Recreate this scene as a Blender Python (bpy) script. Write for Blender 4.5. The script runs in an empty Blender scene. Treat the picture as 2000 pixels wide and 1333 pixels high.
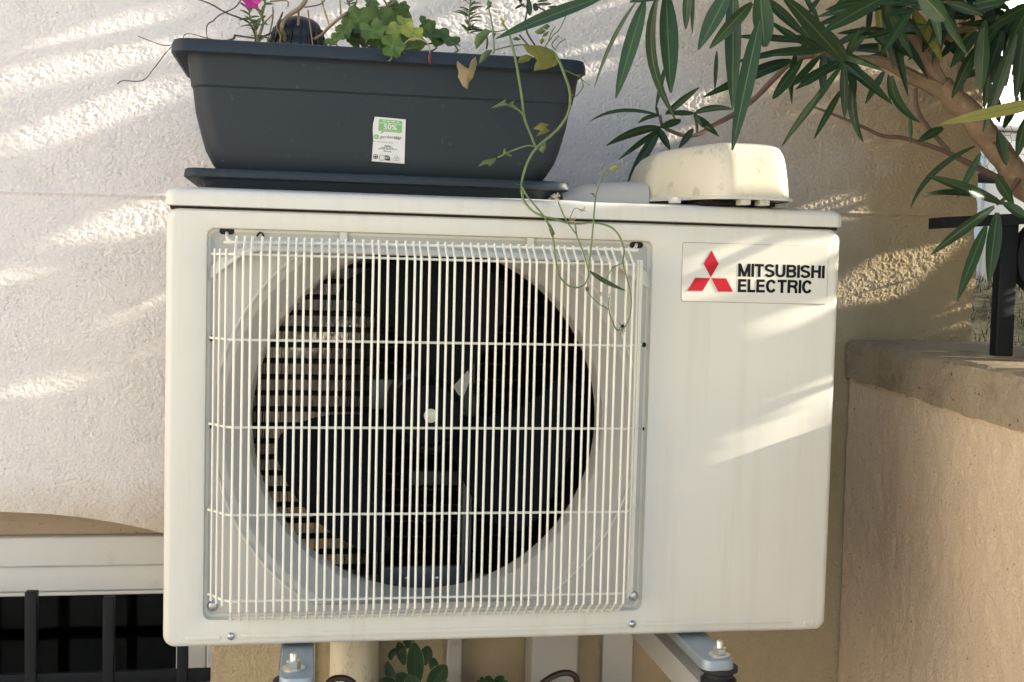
import bpy, bmesh, math, random
import numpy as np
from mathutils import Vector, Matrix
random.seed(7); RNG = np.random.default_rng(7)

# ------------------------------------------------------------------ camera, world, sun
SC = bpy.context.scene
BZ = 0.42                                   # height of the underside of the air conditioner
FPX = 2300.0                                # focal length in photo pixels (2000 px wide)
YAW, PITCH, ROLL = -0.1681, -0.0547, -0.0249
CAM = Vector((0.1628, -1.3596, 0.4311 + BZ))
RM = (Matrix.Rotation(YAW, 3, 'Z') @ Matrix.Rotation(PITCH, 3, 'X') @ Matrix.Rotation(ROLL, 3, 'Y'))
cam_d = bpy.data.cameras.new('camera'); cam = bpy.data.objects.new('camera', cam_d)
SC.collection.objects.link(cam)
r_, f_, u_ = RM.col[0], RM.col[1], RM.col[2]
cam.matrix_world = Matrix(((r_.x, u_.x, -f_.x, CAM.x), (r_.y, u_.y, -f_.y, CAM.y), (r_.z, u_.z, -f_.z, CAM.z), (0, 0, 0, 1)))
cam_d.sensor_width = 36.0; cam_d.lens = FPX / 2000 * 36; cam_d.clip_start = 0.02; cam_d.clip_end = 800
SC.camera = cam

SUN = Vector((1.0, -0.135, 0.335)).normalized()   # towards the sun: low, from the right, skimming the wall
world = bpy.data.worlds.new('World'); SC.world = world; world.use_nodes = True
wn = world.node_tree; bg = wn.nodes['Background']
sky = wn.nodes.new('ShaderNodeTexSky'); sky.sky_type = 'NISHITA'; sky.sun_disc = False
sky.sun_elevation = math.asin(SUN.z); sky.sun_rotation = math.atan2(SUN.x, SUN.y)
sky.air_density = 1.0; sky.dust_density = 1.0
wn.links.new(sky.outputs[0], bg.inputs[0]); bg.inputs[1].default_value = 0.14
sun_d = bpy.data.lights.new('sun', 'SUN'); sun_d.energy = 5.0; sun_d.angle = math.radians(0.45); sun_d.color = (1.0, 0.90, 0.74)
sun = bpy.data.objects.new('sun', sun_d); SC.collection.objects.link(sun)
sun.rotation_euler = SUN.to_track_quat('Z', 'Y').to_euler(); sun.location = SUN * 20
SC.view_settings.view_transform = 'Standard'; SC.view_settings.look = 'None'
SC.view_settings.exposure = 1.54; SC.view_settings.gamma = 1.0
SC.cycles.use_denoising = True

def ray(px, py):
    return RM @ Vector(((px - 1000) / FPX, 1.0, -(py - 666.5) / FPX))
def P(px, py, Y):
    d = ray(px, py); return CAM + d * ((Y - CAM.y) / d.y)
def PX(px, py, X):
    d = ray(px, py); return CAM + d * ((X - CAM.x) / d.x)
def PZ(px, py, Z):
    d = ray(px, py); return CAM + d * ((Z - CAM.z) / d.z)
def mpp(Y): return (Y - CAM.y) / FPX         # metres per photo pixel at depth Y

# ------------------------------------------------------------------ object helpers
COL = SC.collection
def setp(o, label=None, cat=None, group=None, kind=None):
    if label: o['label'] = label
    if cat: o['category'] = cat
    if group: o['group'] = group
    if kind: o['kind'] = kind
    return o
def thing(name, loc, label, cat, group=None):
    o = bpy.data.objects.new(name, None); COL.objects.link(o); o.empty_display_size = 0.02
    o.location = loc; setp(o, label, cat, group); o['_w'] = 1
    return o
WORLD = {}
def link(name, me, parent=None, mw=None):
    o = bpy.data.objects.new(name, me); COL.objects.link(o)
    mw = mw or Matrix.Identity(4)
    if parent is not None:
        o.parent = parent
        pw = WORLD.get(parent.name) or Matrix.Translation(parent.location)
        o.matrix_parent_inverse = pw.inverted()
    o.matrix_basis = mw; WORLD[o.name] = mw.copy()
    return o
def mesh(name, V, F, mat=None, smooth=True, angle=35):
    me = bpy.data.meshes.new(name); me.from_pydata([tuple(v) for v in V], [], [tuple(f) for f in F])
    if mat: me.materials.append(mat)
    me.update()
    if smooth:
        me.shade_smooth()
        if angle: me.set_sharp_from_angle(angle=math.radians(angle))
    return me
def mk(name, geo, mat, parent=None, smooth=True, angle=35):
    return link(name, mesh(name, geo[0], geo[1], mat, smooth, angle), parent)
def join(*gs):
    V, F = [], []
    for v, f in gs:
        n = len(V); V += list(v); F += [tuple(i + n for i in q) for q in f]
    return V, F
def box(x0, x1, y0, y1, z0, z1, b=0.0):
    """box with chamfered edges"""
    if b <= 0:
        V = [(x, y, z) for x in (x0, x1) for y in (y0, y1) for z in (z0, z1)]
        return V, [(0, 1, 3, 2), (4, 6, 7, 5), (0, 4, 5, 1), (2, 3, 7, 6), (0, 2, 6, 4), (1, 5, 7, 3)]
    bm = bmesh.new(); v = [bm.verts.new(c) for c in [(x, y, z) for x in (x0, x1) for y in (y0, y1) for z in (z0, z1)]]
    for q in [(0, 1, 3, 2), (4, 6, 7, 5), (0, 4, 5, 1), (2, 3, 7, 6), (0, 2, 6, 4), (1, 5, 7, 3)]: bm.faces.new([v[i] for i in q])
    bmesh.ops.recalc_face_normals(bm, faces=bm.faces)
    bmesh.ops.bevel(bm, geom=list(bm.edges), offset=b, segments=3, affect='EDGES', profile=0.5)
    bm.verts.index_update()
    V = [tuple(w.co) for w in bm.verts]; F = [tuple(w.index for w in f.verts) for f in bm.faces]; bm.free()
    return V, F
def hexa(p):          # 8 corner points: bottom 4 (ccw), top 4
    return [tuple(q) for q in p], [(3, 2, 1, 0), (4, 5, 6, 7), (0, 1, 5, 4), (1, 2, 6, 5), (2, 3, 7, 6), (3, 0, 4, 7)]
def loft(rings, cap0=True, cap1=True, closed=True):
    V, F = [], []; n = len(rings[0])
    for r in rings: V += [tuple(p) for p in r]
    for k in range(len(rings) - 1):
        for i in range(n if closed else n - 1):
            j = (i + 1) % n
            F.append((k * n + i, k * n + j, (k + 1) * n + j, (k + 1) * n + i))
    if cap0: F.append(tuple(reversed(range(n))))
    if cap1: F.append(tuple(range((len(rings) - 1) * n, len(rings) * n)))
    return V, F
def spline(pts, sub=5):
    pts = [Vector(p) for p in pts]
    if len(pts) < 3 or sub < 2: return pts
    out = []
    for i in range(len(pts) - 1):
        p0 = pts[max(i - 1, 0)]; p1 = pts[i]; p2 = pts[i + 1]; p3 = pts[min(i + 2, len(pts) - 1)]
        for k in range(sub):
            t = k / sub
            out.append(0.5 * ((2 * p1) + (p2 - p0) * t + (2 * p0 - 5 * p1 + 4 * p2 - p3) * t * t + (3 * p1 - p0 - 3 * p2 + p3) * t ** 3))
    out.append(pts[-1]); return out
def tube(pts, r, n=8, sub=1, wob=0.0):
    pts = spline(pts, sub); m = len(pts)
    rr = [r] * m if isinstance(r, (int, float)) else [np.interp(i / (m - 1), np.linspace(0, 1, len(r)), r) for i in range(m)]
    up = Vector((0.13, 0.31, 0.94)); rings = []; prev = None
    for i, p in enumerate(pts):
        t = (pts[min(i + 1, m - 1)] - pts[max(i - 1, 0)])
        if t.length < 1e-9: t = Vector((0, 0, 1))
        t.normalize()
        a = (prev - t * prev.dot(t)) if prev is not None else (up - t * up.dot(t) if abs(up.dot(t)) < .95 else Vector((1, 0, 0)) - t * t.x)
        a.normalize(); b = t.cross(a); prev = a
        k = rr[i] * (1 + wob * random.uniform(-1, 1))
        rings.append([p + (a * math.cos(2 * math.pi * j / n) + b * math.sin(2 * math.pi * j / n)) * k for j in range(n)])
    return loft(rings)
def stroke(pp, Y, rpx, n=6, sub=4, wob=0.0):
    """tube traced at a depth; pp = [(px,py[,Y])], radius in photo pixels"""
    pts = [P(q[0], q[1], q[2] if len(q) > 2 else Y) for q in pp]
    k = mpp(Y); r = [a * k for a in rpx] if isinstance(rpx, (list, tuple)) else rpx * k
    return tube(pts, r, n, sub, wob)
def lathe(prof, c, axis='Z', n=24):
    rings = []
    for r, h in prof:
        R = []
        for i in range(n):
            a = 2 * math.pi * i / n; x, y = r * math.cos(a), r * math.sin(a)
            if axis == 'Z': q = (c[0] + x, c[1] + y, c[2] + h)
            elif axis == 'Y': q = (c[0] + x, c[1] - h, c[2] + y)     # h grows towards the camera
            R.append(q)
        rings.append(R)
    return loft(rings)
def rrect(x0, x1, z0, z1, r, n=6):
    out = []
    for cx, cz, a0 in ((x1 - r, z1 - r, 0), (x0 + r, z1 - r, 90), (x0 + r, z0 + r, 180), (x1 - r, z0 + r, 270)):
        for i in range(n + 1):
            a = math.radians(a0 + 90 * i / n); out.append((cx + r * math.cos(a), cz + r * math.sin(a)))
    return out
def text_mesh(s, bold=0.0, space=1.0):
    cu = bpy.data.curves.new('t', 'FONT'); cu.body = s; cu.offset = bold; cu.space_character = space; cu.resolution_u = 4
    ob = bpy.data.objects.new('t', cu); COL.objects.link(ob)
    dg = bpy.context.evaluated_depsgraph_get(); dg.update()
    me = ob.evaluated_get(dg).to_mesh()
    V = np.array([v.co[:] for v in me.vertices]); F = [tuple(p.vertices) for p in me.polygons]
    ob.evaluated_get(dg).to_mesh_clear(); bpy.data.objects.remove(ob); bpy.data.curves.remove(cu)
    V[:, :2] -= V[:, :2].min(0); V[:, :2] /= np.maximum(V[:, :2].max(0), 1e-6)
    return V[:, :2], F          # unit square

# ------------------------------------------------------------------ materials
def new_mat(name):
    m = bpy.data.materials.new(name); m.use_nodes = True
    return m, m.node_tree.nodes, m.node_tree.links, m.node_tree.nodes['Principled BSDF']
def ramp(N, stops):
    r = N.new('ShaderNodeValToRGB')
    while len(r.color_ramp.elements) < len(stops): r.color_ramp.elements.new(0.5)
    for e, (p, c) in zip(r.color_ramp.elements, stops): e.position = p; e.color = (*c, 1) if len(c) == 3 else c
    return r
def noise(N, L, scale, detail=4, rough=0.55, vec=None, dist=0.0):
    t = N.new('ShaderNodeTexNoise'); t.inputs['Scale'].default_value = scale; t.inputs['Detail'].default_value = detail
    t.inputs['Roughness'].default_value = rough; t.inputs['Distortion'].default_value = dist
    if vec is not None: L.new(vec, t.inputs['Vector'])
    return t
def mix(N, L, fac, a, b, mode='MIX'):
    m = N.new('ShaderNodeMix'); m.data_type = 'RGBA'; m.blend_type = mode
    for s, v in ((0, fac), (6, a), (7, b)):
        if isinstance(v, (int, float)): m.inputs[s].default_value = v
        elif isinstance(v, tuple): m.inputs[s].default_value = (*v, 1)
        else: L.new(v, m.inputs[s])
    return m.outputs[2]
def simple(name, col, rough=0.5, metal=0.0, var=0.12, scale=30.0, bump=0.0, bscale=200.0, dirt=None, dscale=60, dthr=(0.62, 0.75), spec=0.5, coat=0.0):
    m, N, L, B = new_mat(name)
    tc = N.new('ShaderNodeTexCoord').outputs['Object']
    n1 = noise(N, L, scale, 5, 0.6, tc)
    c = mix(N, L, n1.outputs[0], tuple(x * (1 - var) for x in col), tuple(min(x * (1 + var), 1) for x in col))
    if dirt:
        n2 = noise(N, L, dscale, 6, 0.65, tc); rp = ramp(N, [(dthr[0], (0, 0, 0)), (dthr[1], (1, 1, 1))]); L.new(n2.outputs[0], rp.inputs[0])
        c = mix(N, L, rp.outputs[0], c, dirt)
    L.new(c, B.inputs['Base Color']); B.inputs['Roughness'].default_value = rough; B.inputs['Metallic'].default_value = metal
    B.inputs['Specular IOR Level'].default_value = spec; B.inputs['Coat Weight'].default_value = coat
    if bump > 0:
        n3 = noise(N, L, bscale, 4, 0.6, tc); b = N.new('ShaderNodeBump'); b.inputs['Strength'].default_value = bump; b.inputs['Distance'].default_value = 0.002
        L.new(n3.outputs[0], b.inputs['Height']); L.new(b.outputs[0], B.inputs['Normal'])
    return m

def stucco(name, col, stain, dark, low=None, bscale=260, bstr=0.55, tan=None, bdist=0.0025):
    m, N, L, B = new_mat(name)
    tc = N.new('ShaderNodeTexCoord').outputs['Object']
    n1 = noise(N, L, 3.0, 6, 0.6, tc); n2 = noise(N, L, 40, 6, 0.7, tc); n4 = noise(N, L, 150, 3, 0.6, tc)
    c = mix(N, L, n1.outputs[0], tuple(x * 0.93 for x in col), tuple(x * 1.06 for x in col))
    rp = ramp(N, [(0.60, (0, 0, 0)), (0.80, (1, 1, 1))]); L.new(n2.outputs[0], rp.inputs[0])
    c = mix(N, L, rp.outputs[0], c, stain); n7 = noise(N, L, 13, 6, 0.7, tc); rp7 = ramp(N, [(0.52, (0, 0, 0)), (0.7, (.6, .6, .6))]); L.new(n7.outputs[0], rp7.inputs[0]); c = mix(N, L, rp7.outputs[0], c, stain)
    rp2 = ramp(N, [(0.665, (0, 0, 0)), (0.71, (1, 1, 1))]); L.new(n4.outputs[0], rp2.inputs[0])
    c = mix(N, L, rp2.outputs[0], c, dark)
    if low:        # weathering: grime splashed up from a ledge (z0) that has an uneven upper edge
        z0, h, x0, gc = low
        sx = N.new('ShaderNodeSeparateXYZ'); L.new(tc, sx.inputs[0])
        a = N.new('ShaderNodeMapRange'); L.new(sx.outputs[2], a.inputs[0]); a.inputs[1].default_value = z0 + h; a.inputs[2].default_value = z0
        b = N.new('ShaderNodeMapRange'); L.new(sx.outputs[0], b.inputs[0]); b.inputs[1].default_value = x0; b.inputs[2].default_value = x0 + .1
        n5 = noise(N, L, 22, 7, 0.7, tc)
        mu = N.new('ShaderNodeMath'); mu.operation = 'MULTIPLY'; L.new(a.outputs[0], mu.inputs[0]); L.new(b.outputs[0], mu.inputs[1])
        ad = N.new('ShaderNodeMath'); ad.operation = 'MULTIPLY'; L.new(mu.outputs[0], ad.inputs[0]); L.new(n5.outputs[0], ad.inputs[1])
        rp3 = ramp(N, [(0.12, (0, 0, 0)), (0.55, (1, 1, 1))]); L.new(ad.outputs[0], rp3.inputs[0])
        c = mix(N, L, rp3.outputs[0], c, gc)
    if tan:        # plaster colour shifts to tan towards the free end of the wall and near the ground
        xa_, xb_, zc_, tc_ = tan
        sx = N.new('ShaderNodeSeparateXYZ'); L.new(tc, sx.inputs[0])
        n6 = noise(N, L, 6, 6, 0.65, tc)
        a = N.new('ShaderNodeMapRange'); L.new(sx.outputs[0], a.inputs[0]); a.inputs[1].default_value = xa_; a.inputs[2].default_value = xb_; a.clamp = False
        b = N.new('ShaderNodeMapRange'); L.new(sx.outputs[2], b.inputs[0]); b.inputs[1].default_value = zc_ + .1; b.inputs[2].default_value = zc_ - .1; b.clamp = False
        mx = N.new('ShaderNodeMath'); mx.operation = 'MAXIMUM'; L.new(a.outputs[0], mx.inputs[0]); L.new(b.outputs[0], mx.inputs[1])
        ad = N.new('ShaderNodeMath'); ad.operation = 'ADD'; L.new(mx.outputs[0], ad.inputs[0]); L.new(n6.outputs[0], ad.inputs[1])
        rp5 = ramp(N, [(0.45, (0, 0, 0)), (1.0, (1, 1, 1))]); sb = N.new('ShaderNodeMath'); sb.operation = 'MULTIPLY'; sb.inputs[1].default_value = .72; L.new(ad.outputs[0], sb.inputs[0]); L.new(sb.outputs[0], rp5.inputs[0])
        c = mix(N, L, rp5.outputs[0], c, mix(N, L, n2.outputs[0], tuple(x * .85 for x in tc_), tuple(x * 1.12 for x in tc_)))
    L.new(c, B.inputs['Base Color']); B.inputs['Roughness'].default_value = 0.93; B.inputs['Specular IOR Level'].default_value = 0.03
    n3 = noise(N, L, bscale, 6, 0.65, tc, 0.6)
    bm_ = N.new('ShaderNodeBump'); bm_.inputs['Strength'].default_value = bstr; bm_.inputs['Distance'].default_value = bdist
    L.new(n3.outputs[0], bm_.inputs['Height']); L.new(bm_.outputs[0], B.inputs['Normal'])
    return m

def leaf_mat(name, col, rib, back, rough=0.38, trans=0.25, var=0.3, edge=None):
    m, N, L, B = new_mat(name)
    uv = N.new('ShaderNodeTexCoord').outputs['UV']; sx = N.new('ShaderNodeSeparateXYZ'); L.new(uv, sx.inputs[0])
    oi = N.new('ShaderNodeObjectInfo'); geo = N.new('ShaderNodeNewGeometry')
    ob = N.new('ShaderNodeTexCoord').outputs['Object']
    n1 = noise(N, L, 60, 4, 0.6, ob)
    n8 = noise(N, L, 35, 5, 0.7, N.new('ShaderNodeNewGeometry').outputs['Position']); r8 = ramp(N, [(0.62, (0, 0, 0)), (0.74, (.5, .5, .5))]); L.new(n8.outputs[0], r8.inputs[0])
    c0 = mix(N, L, oi.outputs['Random'], tuple(x * (1 - var) for x in col), tuple(x * (1 + var) for x in col))
    c = mix(N, L, n1.outputs[0], c0, back)
    sub = N.new('ShaderNodeMath'); sub.operation = 'SUBTRACT'; L.new(sx.outputs[1], sub.inputs[0]); sub.inputs[1].default_value = 0.5
    ab = N.new('ShaderNodeMath'); ab.operation = 'ABSOLUTE'; L.new(sub.outputs[0], ab.inputs[0])
    rp = ramp(N, [(0.02, (1, 1, 1)), (0.045, (0, 0, 0))]); L.new(ab.outputs[0], rp.inputs[0])
    c = mix(N, L, rp.outputs[0], c, rib)
    if edge:
        rp4 = ramp(N, [(0.455, (0, 0, 0)), (0.49, (1, 1, 1))]); L.new(ab.outputs[0], rp4.inputs[0]); c = mix(N, L, rp4.outputs[0], c, edge)
    c = mix(N, L, r8.outputs[0], c, tuple(min(1, x * 2.2 + .02) for x in col))
    L.new(c, B.inputs['Base Color']); B.inputs['Roughness'].default_value = rough; B.inputs['Specular IOR Level'].default_value = 0.4
    wv = N.new('ShaderNodeTexWave'); wv.inputs['Scale'].default_value = 14; wv.inputs['Distortion'].default_value = 1.5; L.new(uv, wv.inputs['Vector'])
    bp = N.new('ShaderNodeBump'); bp.inputs['Strength'].default_value = 0.12; bp.inputs['Distance'].default_value = 0.001
    L.new(wv.outputs[0], bp.inputs['Height']); L.new(bp.outputs[0], B.inputs['Normal'])
    tr = N.new('ShaderNodeBsdfTranslucent'); tcx = mix(N, L, 1.0, c, (0.9, 1.0, 0.25), 'MULTIPLY'); L.new(c, tr.inputs[0])
    ms = N.new('ShaderNodeMixShader'); ms.inputs[0].default_value = trans
    L.new(B.outputs[0], ms.inputs[1]); L.new(tr.outputs[0], ms.inputs[2]); L.new(ms.outputs[0], N['Material Output'].inputs[0])
    return m

M = {}
M['wall'] = stucco('stucco_white', (0.80, 0.755, 0.725), (0.70, 0.65, 0.61), (0.42, 0.37, 0.33), low=(0.70, 0.20, 0.86, (0.17, 0.13, 0.085)), bscale=420, bstr=0.9, tan=(0.55, 1.15, 0.50, (0.56, 0.445, 0.285)), bdist=0.002)
M['low'] = stucco('plaster_peach', (0.79, 0.63, 0.455), (0.70, 0.55, 0.39), (0.34, 0.25, 0.17), bscale=170, bstr=1.0, bdist=.004)
M['cap'] = stucco('concrete_cap', (0.42, 0.34, 0.235), (0.21, 0.165, 0.11), (0.10, 0.08, 0.055), bscale=120, bstr=1.0, bdist=.005)
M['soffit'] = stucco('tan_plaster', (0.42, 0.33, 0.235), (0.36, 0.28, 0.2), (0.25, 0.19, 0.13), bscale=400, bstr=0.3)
M['garden'] = stucco('ochre_plaster', (0.70, 0.645, 0.56), (0.62, 0.57, 0.49), (0.35, 0.27, 0.2))  # plaster of the bounce wall added out of view
M['terrace'] = stucco('terrace_stone', (0.40, 0.38, 0.35), (0.33, 0.31, 0.28), (0.2, 0.17, 0.14))
M['ac'] = simple('cream_enamel', (0.67, 0.652, 0.58), 0.38, var=0.025, scale=6, dirt=(0.56, 0.50, 0.40), dscale=130, dthr=(0.735, 0.78), bump=0.03, bscale=500)
M['shroud'] = simple('grey_shroud', (0.50, 0.485, 0.445), 0.45, var=0.04, scale=9, dirt=(0.36, 0.32, 0.26), dscale=90, dthr=(0.68, 0.8))  # recess plate and bell mouth, greyer and darker than the front panel
def casing():
    m = M['ac']; N = m.node_tree.nodes; L = m.node_tree.links; B = N['Principled BSDF']; src = B.inputs['Base Color'].links[0].from_socket
    tc = N.new('ShaderNodeTexCoord').outputs['Object']; mp = N.new('ShaderNodeMapping'); mp.inputs['Scale'].default_value = (38, 38, 2.2); L.new(tc, mp.inputs[0])
    n = noise(N, L, 1.0, 6, .65, mp.outputs[0]); r = ramp(N, [(0.50, (0, 0, 0)), (0.78, (.5, .5, .5))]); L.new(n.outputs[0], r.inputs[0])
    c = mix(N, L, r.outputs[0], src, (0.55, 0.50, 0.40))
    n2 = noise(N, L, 420, 2, .5, tc); r2 = ramp(N, [(0.745, (0, 0, 0)), (0.77, (1, 1, 1))]); L.new(n2.outputs[0], r2.inputs[0]); c = mix(N, L, r2.outputs[0], c, (0.30, 0.26, 0.2))
    n3 = noise(N, L, 5, 6, .6, tc); mr = N.new('ShaderNodeMapRange'); L.new(n3.outputs[0], mr.inputs[0]); mr.inputs[3].default_value = .28; mr.inputs[4].default_value = .5
    L.new(mr.outputs[0], B.inputs['Roughness']); L.new(c, B.inputs['Base Color'])
casing()
M['acgrey'] = simple('pale_grey_plastic', (0.66, 0.65, 0.60), 0.42, var=0.03, scale=9, dirt=(0.42, 0.37, 0.29), dscale=70, dthr=(0.66, 0.8))
M['wire'] = simple('cream_coated_wire', (0.83, 0.80, 0.69), 0.4, var=0.05, scale=50, dirt=(0.52, 0.43, 0.29), dscale=90, dthr=(0.68, 0.8))
M['black'] = simple('black_gap', (0.012, 0.011, 0.01), 0.8)
M['fan'] = simple('navy_fan_plastic', (0.004, 0.006, 0.0105), 0.65, var=0.2, dirt=(0.011, 0.013, 0.017), dscale=90, dthr=(0.62, 0.85), spec=.12)
M['innersteel'] = simple('dull_grey_steel', (0.11, 0.12, 0.13), 0.55, metal=0.3, var=0.3)
M['fins'] = simple('dark_coil_fins', (0.045, 0.042, 0.038), 0.55, metal=0.3, var=0.3)
M['coiltube'] = simple('black_coil_tube', (0.012, 0.012, 0.013), 0.5, var=0.3)
M['galv'] = simple('galvanised_steel', (0.34, 0.39, 0.44), 0.48, metal=0.45, var=0.22, scale=40, bump=0.15, bscale=120, dirt=(0.46, 0.50, 0.54), dscale=120, dthr=(0.6, 0.75))
M['zinc'] = simple('zinc_bolt', (0.66, 0.63, 0.55), 0.28, metal=0.85, var=0.15)
M['steel'] = simple('screw_steel', (0.52, 0.52, 0.52), 0.25, metal=0.95, var=0.2)
M['paintarm'] = simple('white_painted_bracket', (0.60, 0.59, 0.55), 0.4, metal=0.2, var=0.08, dirt=(0.45, 0.40, 0.32), dscale=50)
M['rubber'] = simple('black_rubber', (0.012, 0.012, 0.012), 0.6)
M['planter'] = simple('anthracite_plastic', (0.020, 0.029, 0.039), 0.55, spec=.35, var=0.14, scale=12, bump=0.05, bscale=350, dirt=(0.09, 0.10, 0.11), dscale=110, dthr=(0.63, 0.80))
M['soil'] = simple('dry_soil', (0.07, 0.05, 0.035), 0.95, var=0.4, bump=1.0, bscale=150)
M['paper'] = simple('white_paper', (0.72, 0.72, 0.70), 0.6, var=0.02)
M['ink'] = simple('black_ink', (0.008, 0.008, 0.009), 0.6, spec=.12)
M['inkgrey'] = simple('grey_ink', (0.20, 0.22, 0.21), 0.6)
M['green'] = simple('green_print', (0.20, 0.46, 0.17), 0.55, var=0.05)
M['red'] = simple('red_print', (0.46, 0.012, 0.025), 0.5, var=0.05, spec=.2)
M['plate'] = simple('logo_plate_cream', (0.655, 0.637, 0.565), 0.35, var=0.015, scale=8)
M['hood'] = simple('cream_trunking', (0.68, 0.625, 0.48), 0.42, var=0.05, scale=14, dirt=(0.46, 0.41, 0.31), dscale=38, dthr=(0.60, 0.74), bump=0.05, bscale=200)
M['hoodlip'] = simple('grey_weathered_trunking', (0.58, 0.56, 0.51), 0.5, var=0.08, scale=30, dirt=(0.3, 0.27, 0.22), dscale=60, dthr=(0.6, 0.78))
def hoodcracks():
    m = M['hood']; N = m.node_tree.nodes; L = m.node_tree.links; B = N['Principled BSDF']; src = B.inputs['Base Color'].links[0].from_socket
    tc = N.new('ShaderNodeTexCoord').outputs['Object']; mp = N.new('ShaderNodeMapping'); mp.inputs['Scale'].default_value = (130, 130, 30); L.new(tc, mp.inputs[0])
    n = noise(N, L, 1.0, 5, .6, mp.outputs[0], .8); sb = N.new('ShaderNodeMath'); sb.operation = 'SUBTRACT'; L.new(n.outputs[0], sb.inputs[0]); sb.inputs[1].default_value = .5
    ab = N.new('ShaderNodeMath'); ab.operation = 'ABSOLUTE'; L.new(sb.outputs[0], ab.inputs[0]); r = ramp(N, [(0.004, (1, 1, 1)), (0.016, (0, 0, 0))]); L.new(ab.outputs[0], r.inputs[0])
    n2 = noise(N, L, 22, 4, .6, tc); r2 = ramp(N, [(0.52, (0, 0, 0)), (0.62, (.8, .8, .8))]); L.new(n2.outputs[0], r2.inputs[0])
    c = mix(N, L, mix(N, L, 1.0, r.outputs[0], r2.outputs[0], 'MULTIPLY'), src, (0.25, 0.22, 0.17)); L.new(c, B.inputs['Base Color'])
hoodcracks()
M['trunk'] = simple('grey_trunking', (0.56, 0.53, 0.48), 0.45, var=0.05, dirt=(0.4, 0.34, 0.27), dscale=30, dthr=(0.6, 0.8))
M['pvc'] = simple('white_pvc', (0.66, 0.655, 0.625), 0.38, var=0.03, scale=10, dirt=(0.5, 0.46, 0.38), dscale=25, dthr=(0.62, 0.85))
M['iron'] = simple('black_iron', (0.005, 0.006, 0.008), 0.5, var=0.3, spec=.25, bump=0.25, bscale=90, dirt=(0.03, 0.027, 0.025), dscale=80, dthr=(0.68, 0.76))
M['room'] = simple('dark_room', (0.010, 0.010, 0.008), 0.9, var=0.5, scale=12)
M['bark'] = simple('oleander_bark', (0.31, 0.215, 0.13), 0.85, var=0.45, scale=45, bump=1.0, bscale=110, dirt=(0.44, 0.34, 0.23), dscale=55, dthr=(0.55, 0.7))
M['twig'] = simple('brown_twig', (0.17, 0.105, 0.07), 0.75, var=0.3, bump=0.4, bscale=300)
M['paletwig'] = simple('pale_dry_twig', (0.30, 0.225, 0.13), 0.8, var=0.3, bump=0.3, bscale=300)
M['darktwig'] = simple('dark_dry_twig', (0.09, 0.065, 0.05), 0.8, var=0.3)
M['stem'] = simple('green_weed_stem', (0.15, 0.20, 0.075), 0.5, var=0.3, scale=20)
M['drystem'] = simple('dry_straw', (0.42, 0.31, 0.18), 0.8, var=0.25)
M['basket'] = simple('black_net_pot', (0.008, 0.009, 0.012), 0.45, var=0.2)
M['petal'] = simple('magenta_petal', (0.42, 0.012, 0.20), 0.5, var=0.2)
M['fluff'] = simple('seed_fluff', (0.62, 0.58, 0.47), 0.8)
M['brown'] = simple('brown_resin', (0.035, 0.017, 0.012), 0.4, var=0.2)
M['netting'] = simple('rusty_wire_netting', (0.10, 0.09, 0.08), 0.5, metal=0.4)
M['white'] = simple('white_lacquer', (0.78, 0.78, 0.78), 0.35, var=0.02)
M['oleander'] = leaf_mat('oleander_leaf', (0.036, 0.075, 0.030), (0.13, 0.19, 0.065), (0.040, 0.080, 0.034), 0.36, 0.14, 0.3)
M['oleander2'] = leaf_mat('oleander_leaf_dark', (0.025, 0.055, 0.022), (0.08, 0.125, 0.045), (0.030, 0.060, 0.026), 0.36, 0.12, 0.35)
M['striped'] = leaf_mat('yellow_striped_leaf', (0.33, 0.34, 0.07), (0.26, 0.30, 0.06), (0.45, 0.43, 0.15), 0.5, 0.3, 0.1, edge=(0.52, 0.42, 0.25))
M['weed'] = leaf_mat('weed_leaf', (0.13, 0.19, 0.06), (0.24, 0.30, 0.12), (0.15, 0.21, 0.09), 0.55, 0.3, 0.3)
M['yellowleaf'] = leaf_mat('yellowing_leaf', (0.23, 0.22, 0.05), (0.28, 0.28, 0.09), (0.15, 0.17, 0.035), 0.6, 0.3, 0.2)
M['brownleaf'] = leaf_mat('withered_leaf', (0.22, 0.20, 0.08), (0.3, 0.27, 0.12), (0.48, 0.34, 0.19), 0.7, 0.25, 0.2)
M['geranium'] = leaf_mat('geranium_leaf', (0.085, 0.15, 0.032), (0.15, 0.23, 0.06), (0.12, 0.19, 0.045), 0.5, 0.3, 0.35)
M['geraniumy'] = leaf_mat('pale_geranium_leaf', (0.33, 0.38, 0.06), (0.4, 0.43, 0.12), (0.42, 0.44, 0.10), 0.5, 0.3, 0.2)
M['succulent'] = leaf_mat('succulent_leaf', (0.04, 0.078, 0.03), (0.05, 0.095, 0.038), (0.036, 0.07, 0.028), 0.4, 0.08, 0.25, edge=(0.28, 0.34, 0.17))
M['purslane'] = leaf_mat('narrow_sprig_leaf', (0.10, 0.14, 0.05), (0.15, 0.2, 0.08), (0.13, 0.17, 0.065), 0.5, 0.2, 0.4)
M['grass'] = simple('dry_grass', (0.06, 0.055, 0.022), 0.9, var=0.5, scale=90, bump=0.6, bscale=150)
mg, N_, L_, B_ = new_mat('window_glass'); B_.inputs['Base Color'].default_value = (0.55, 0.58, 0.55, 1); B_.inputs['Roughness'].default_value = 0.03
B_.inputs['Transmission Weight'].default_value = 1.0; B_.inputs['IOR'].default_value = 1.22; M['glass'] = mg

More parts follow.
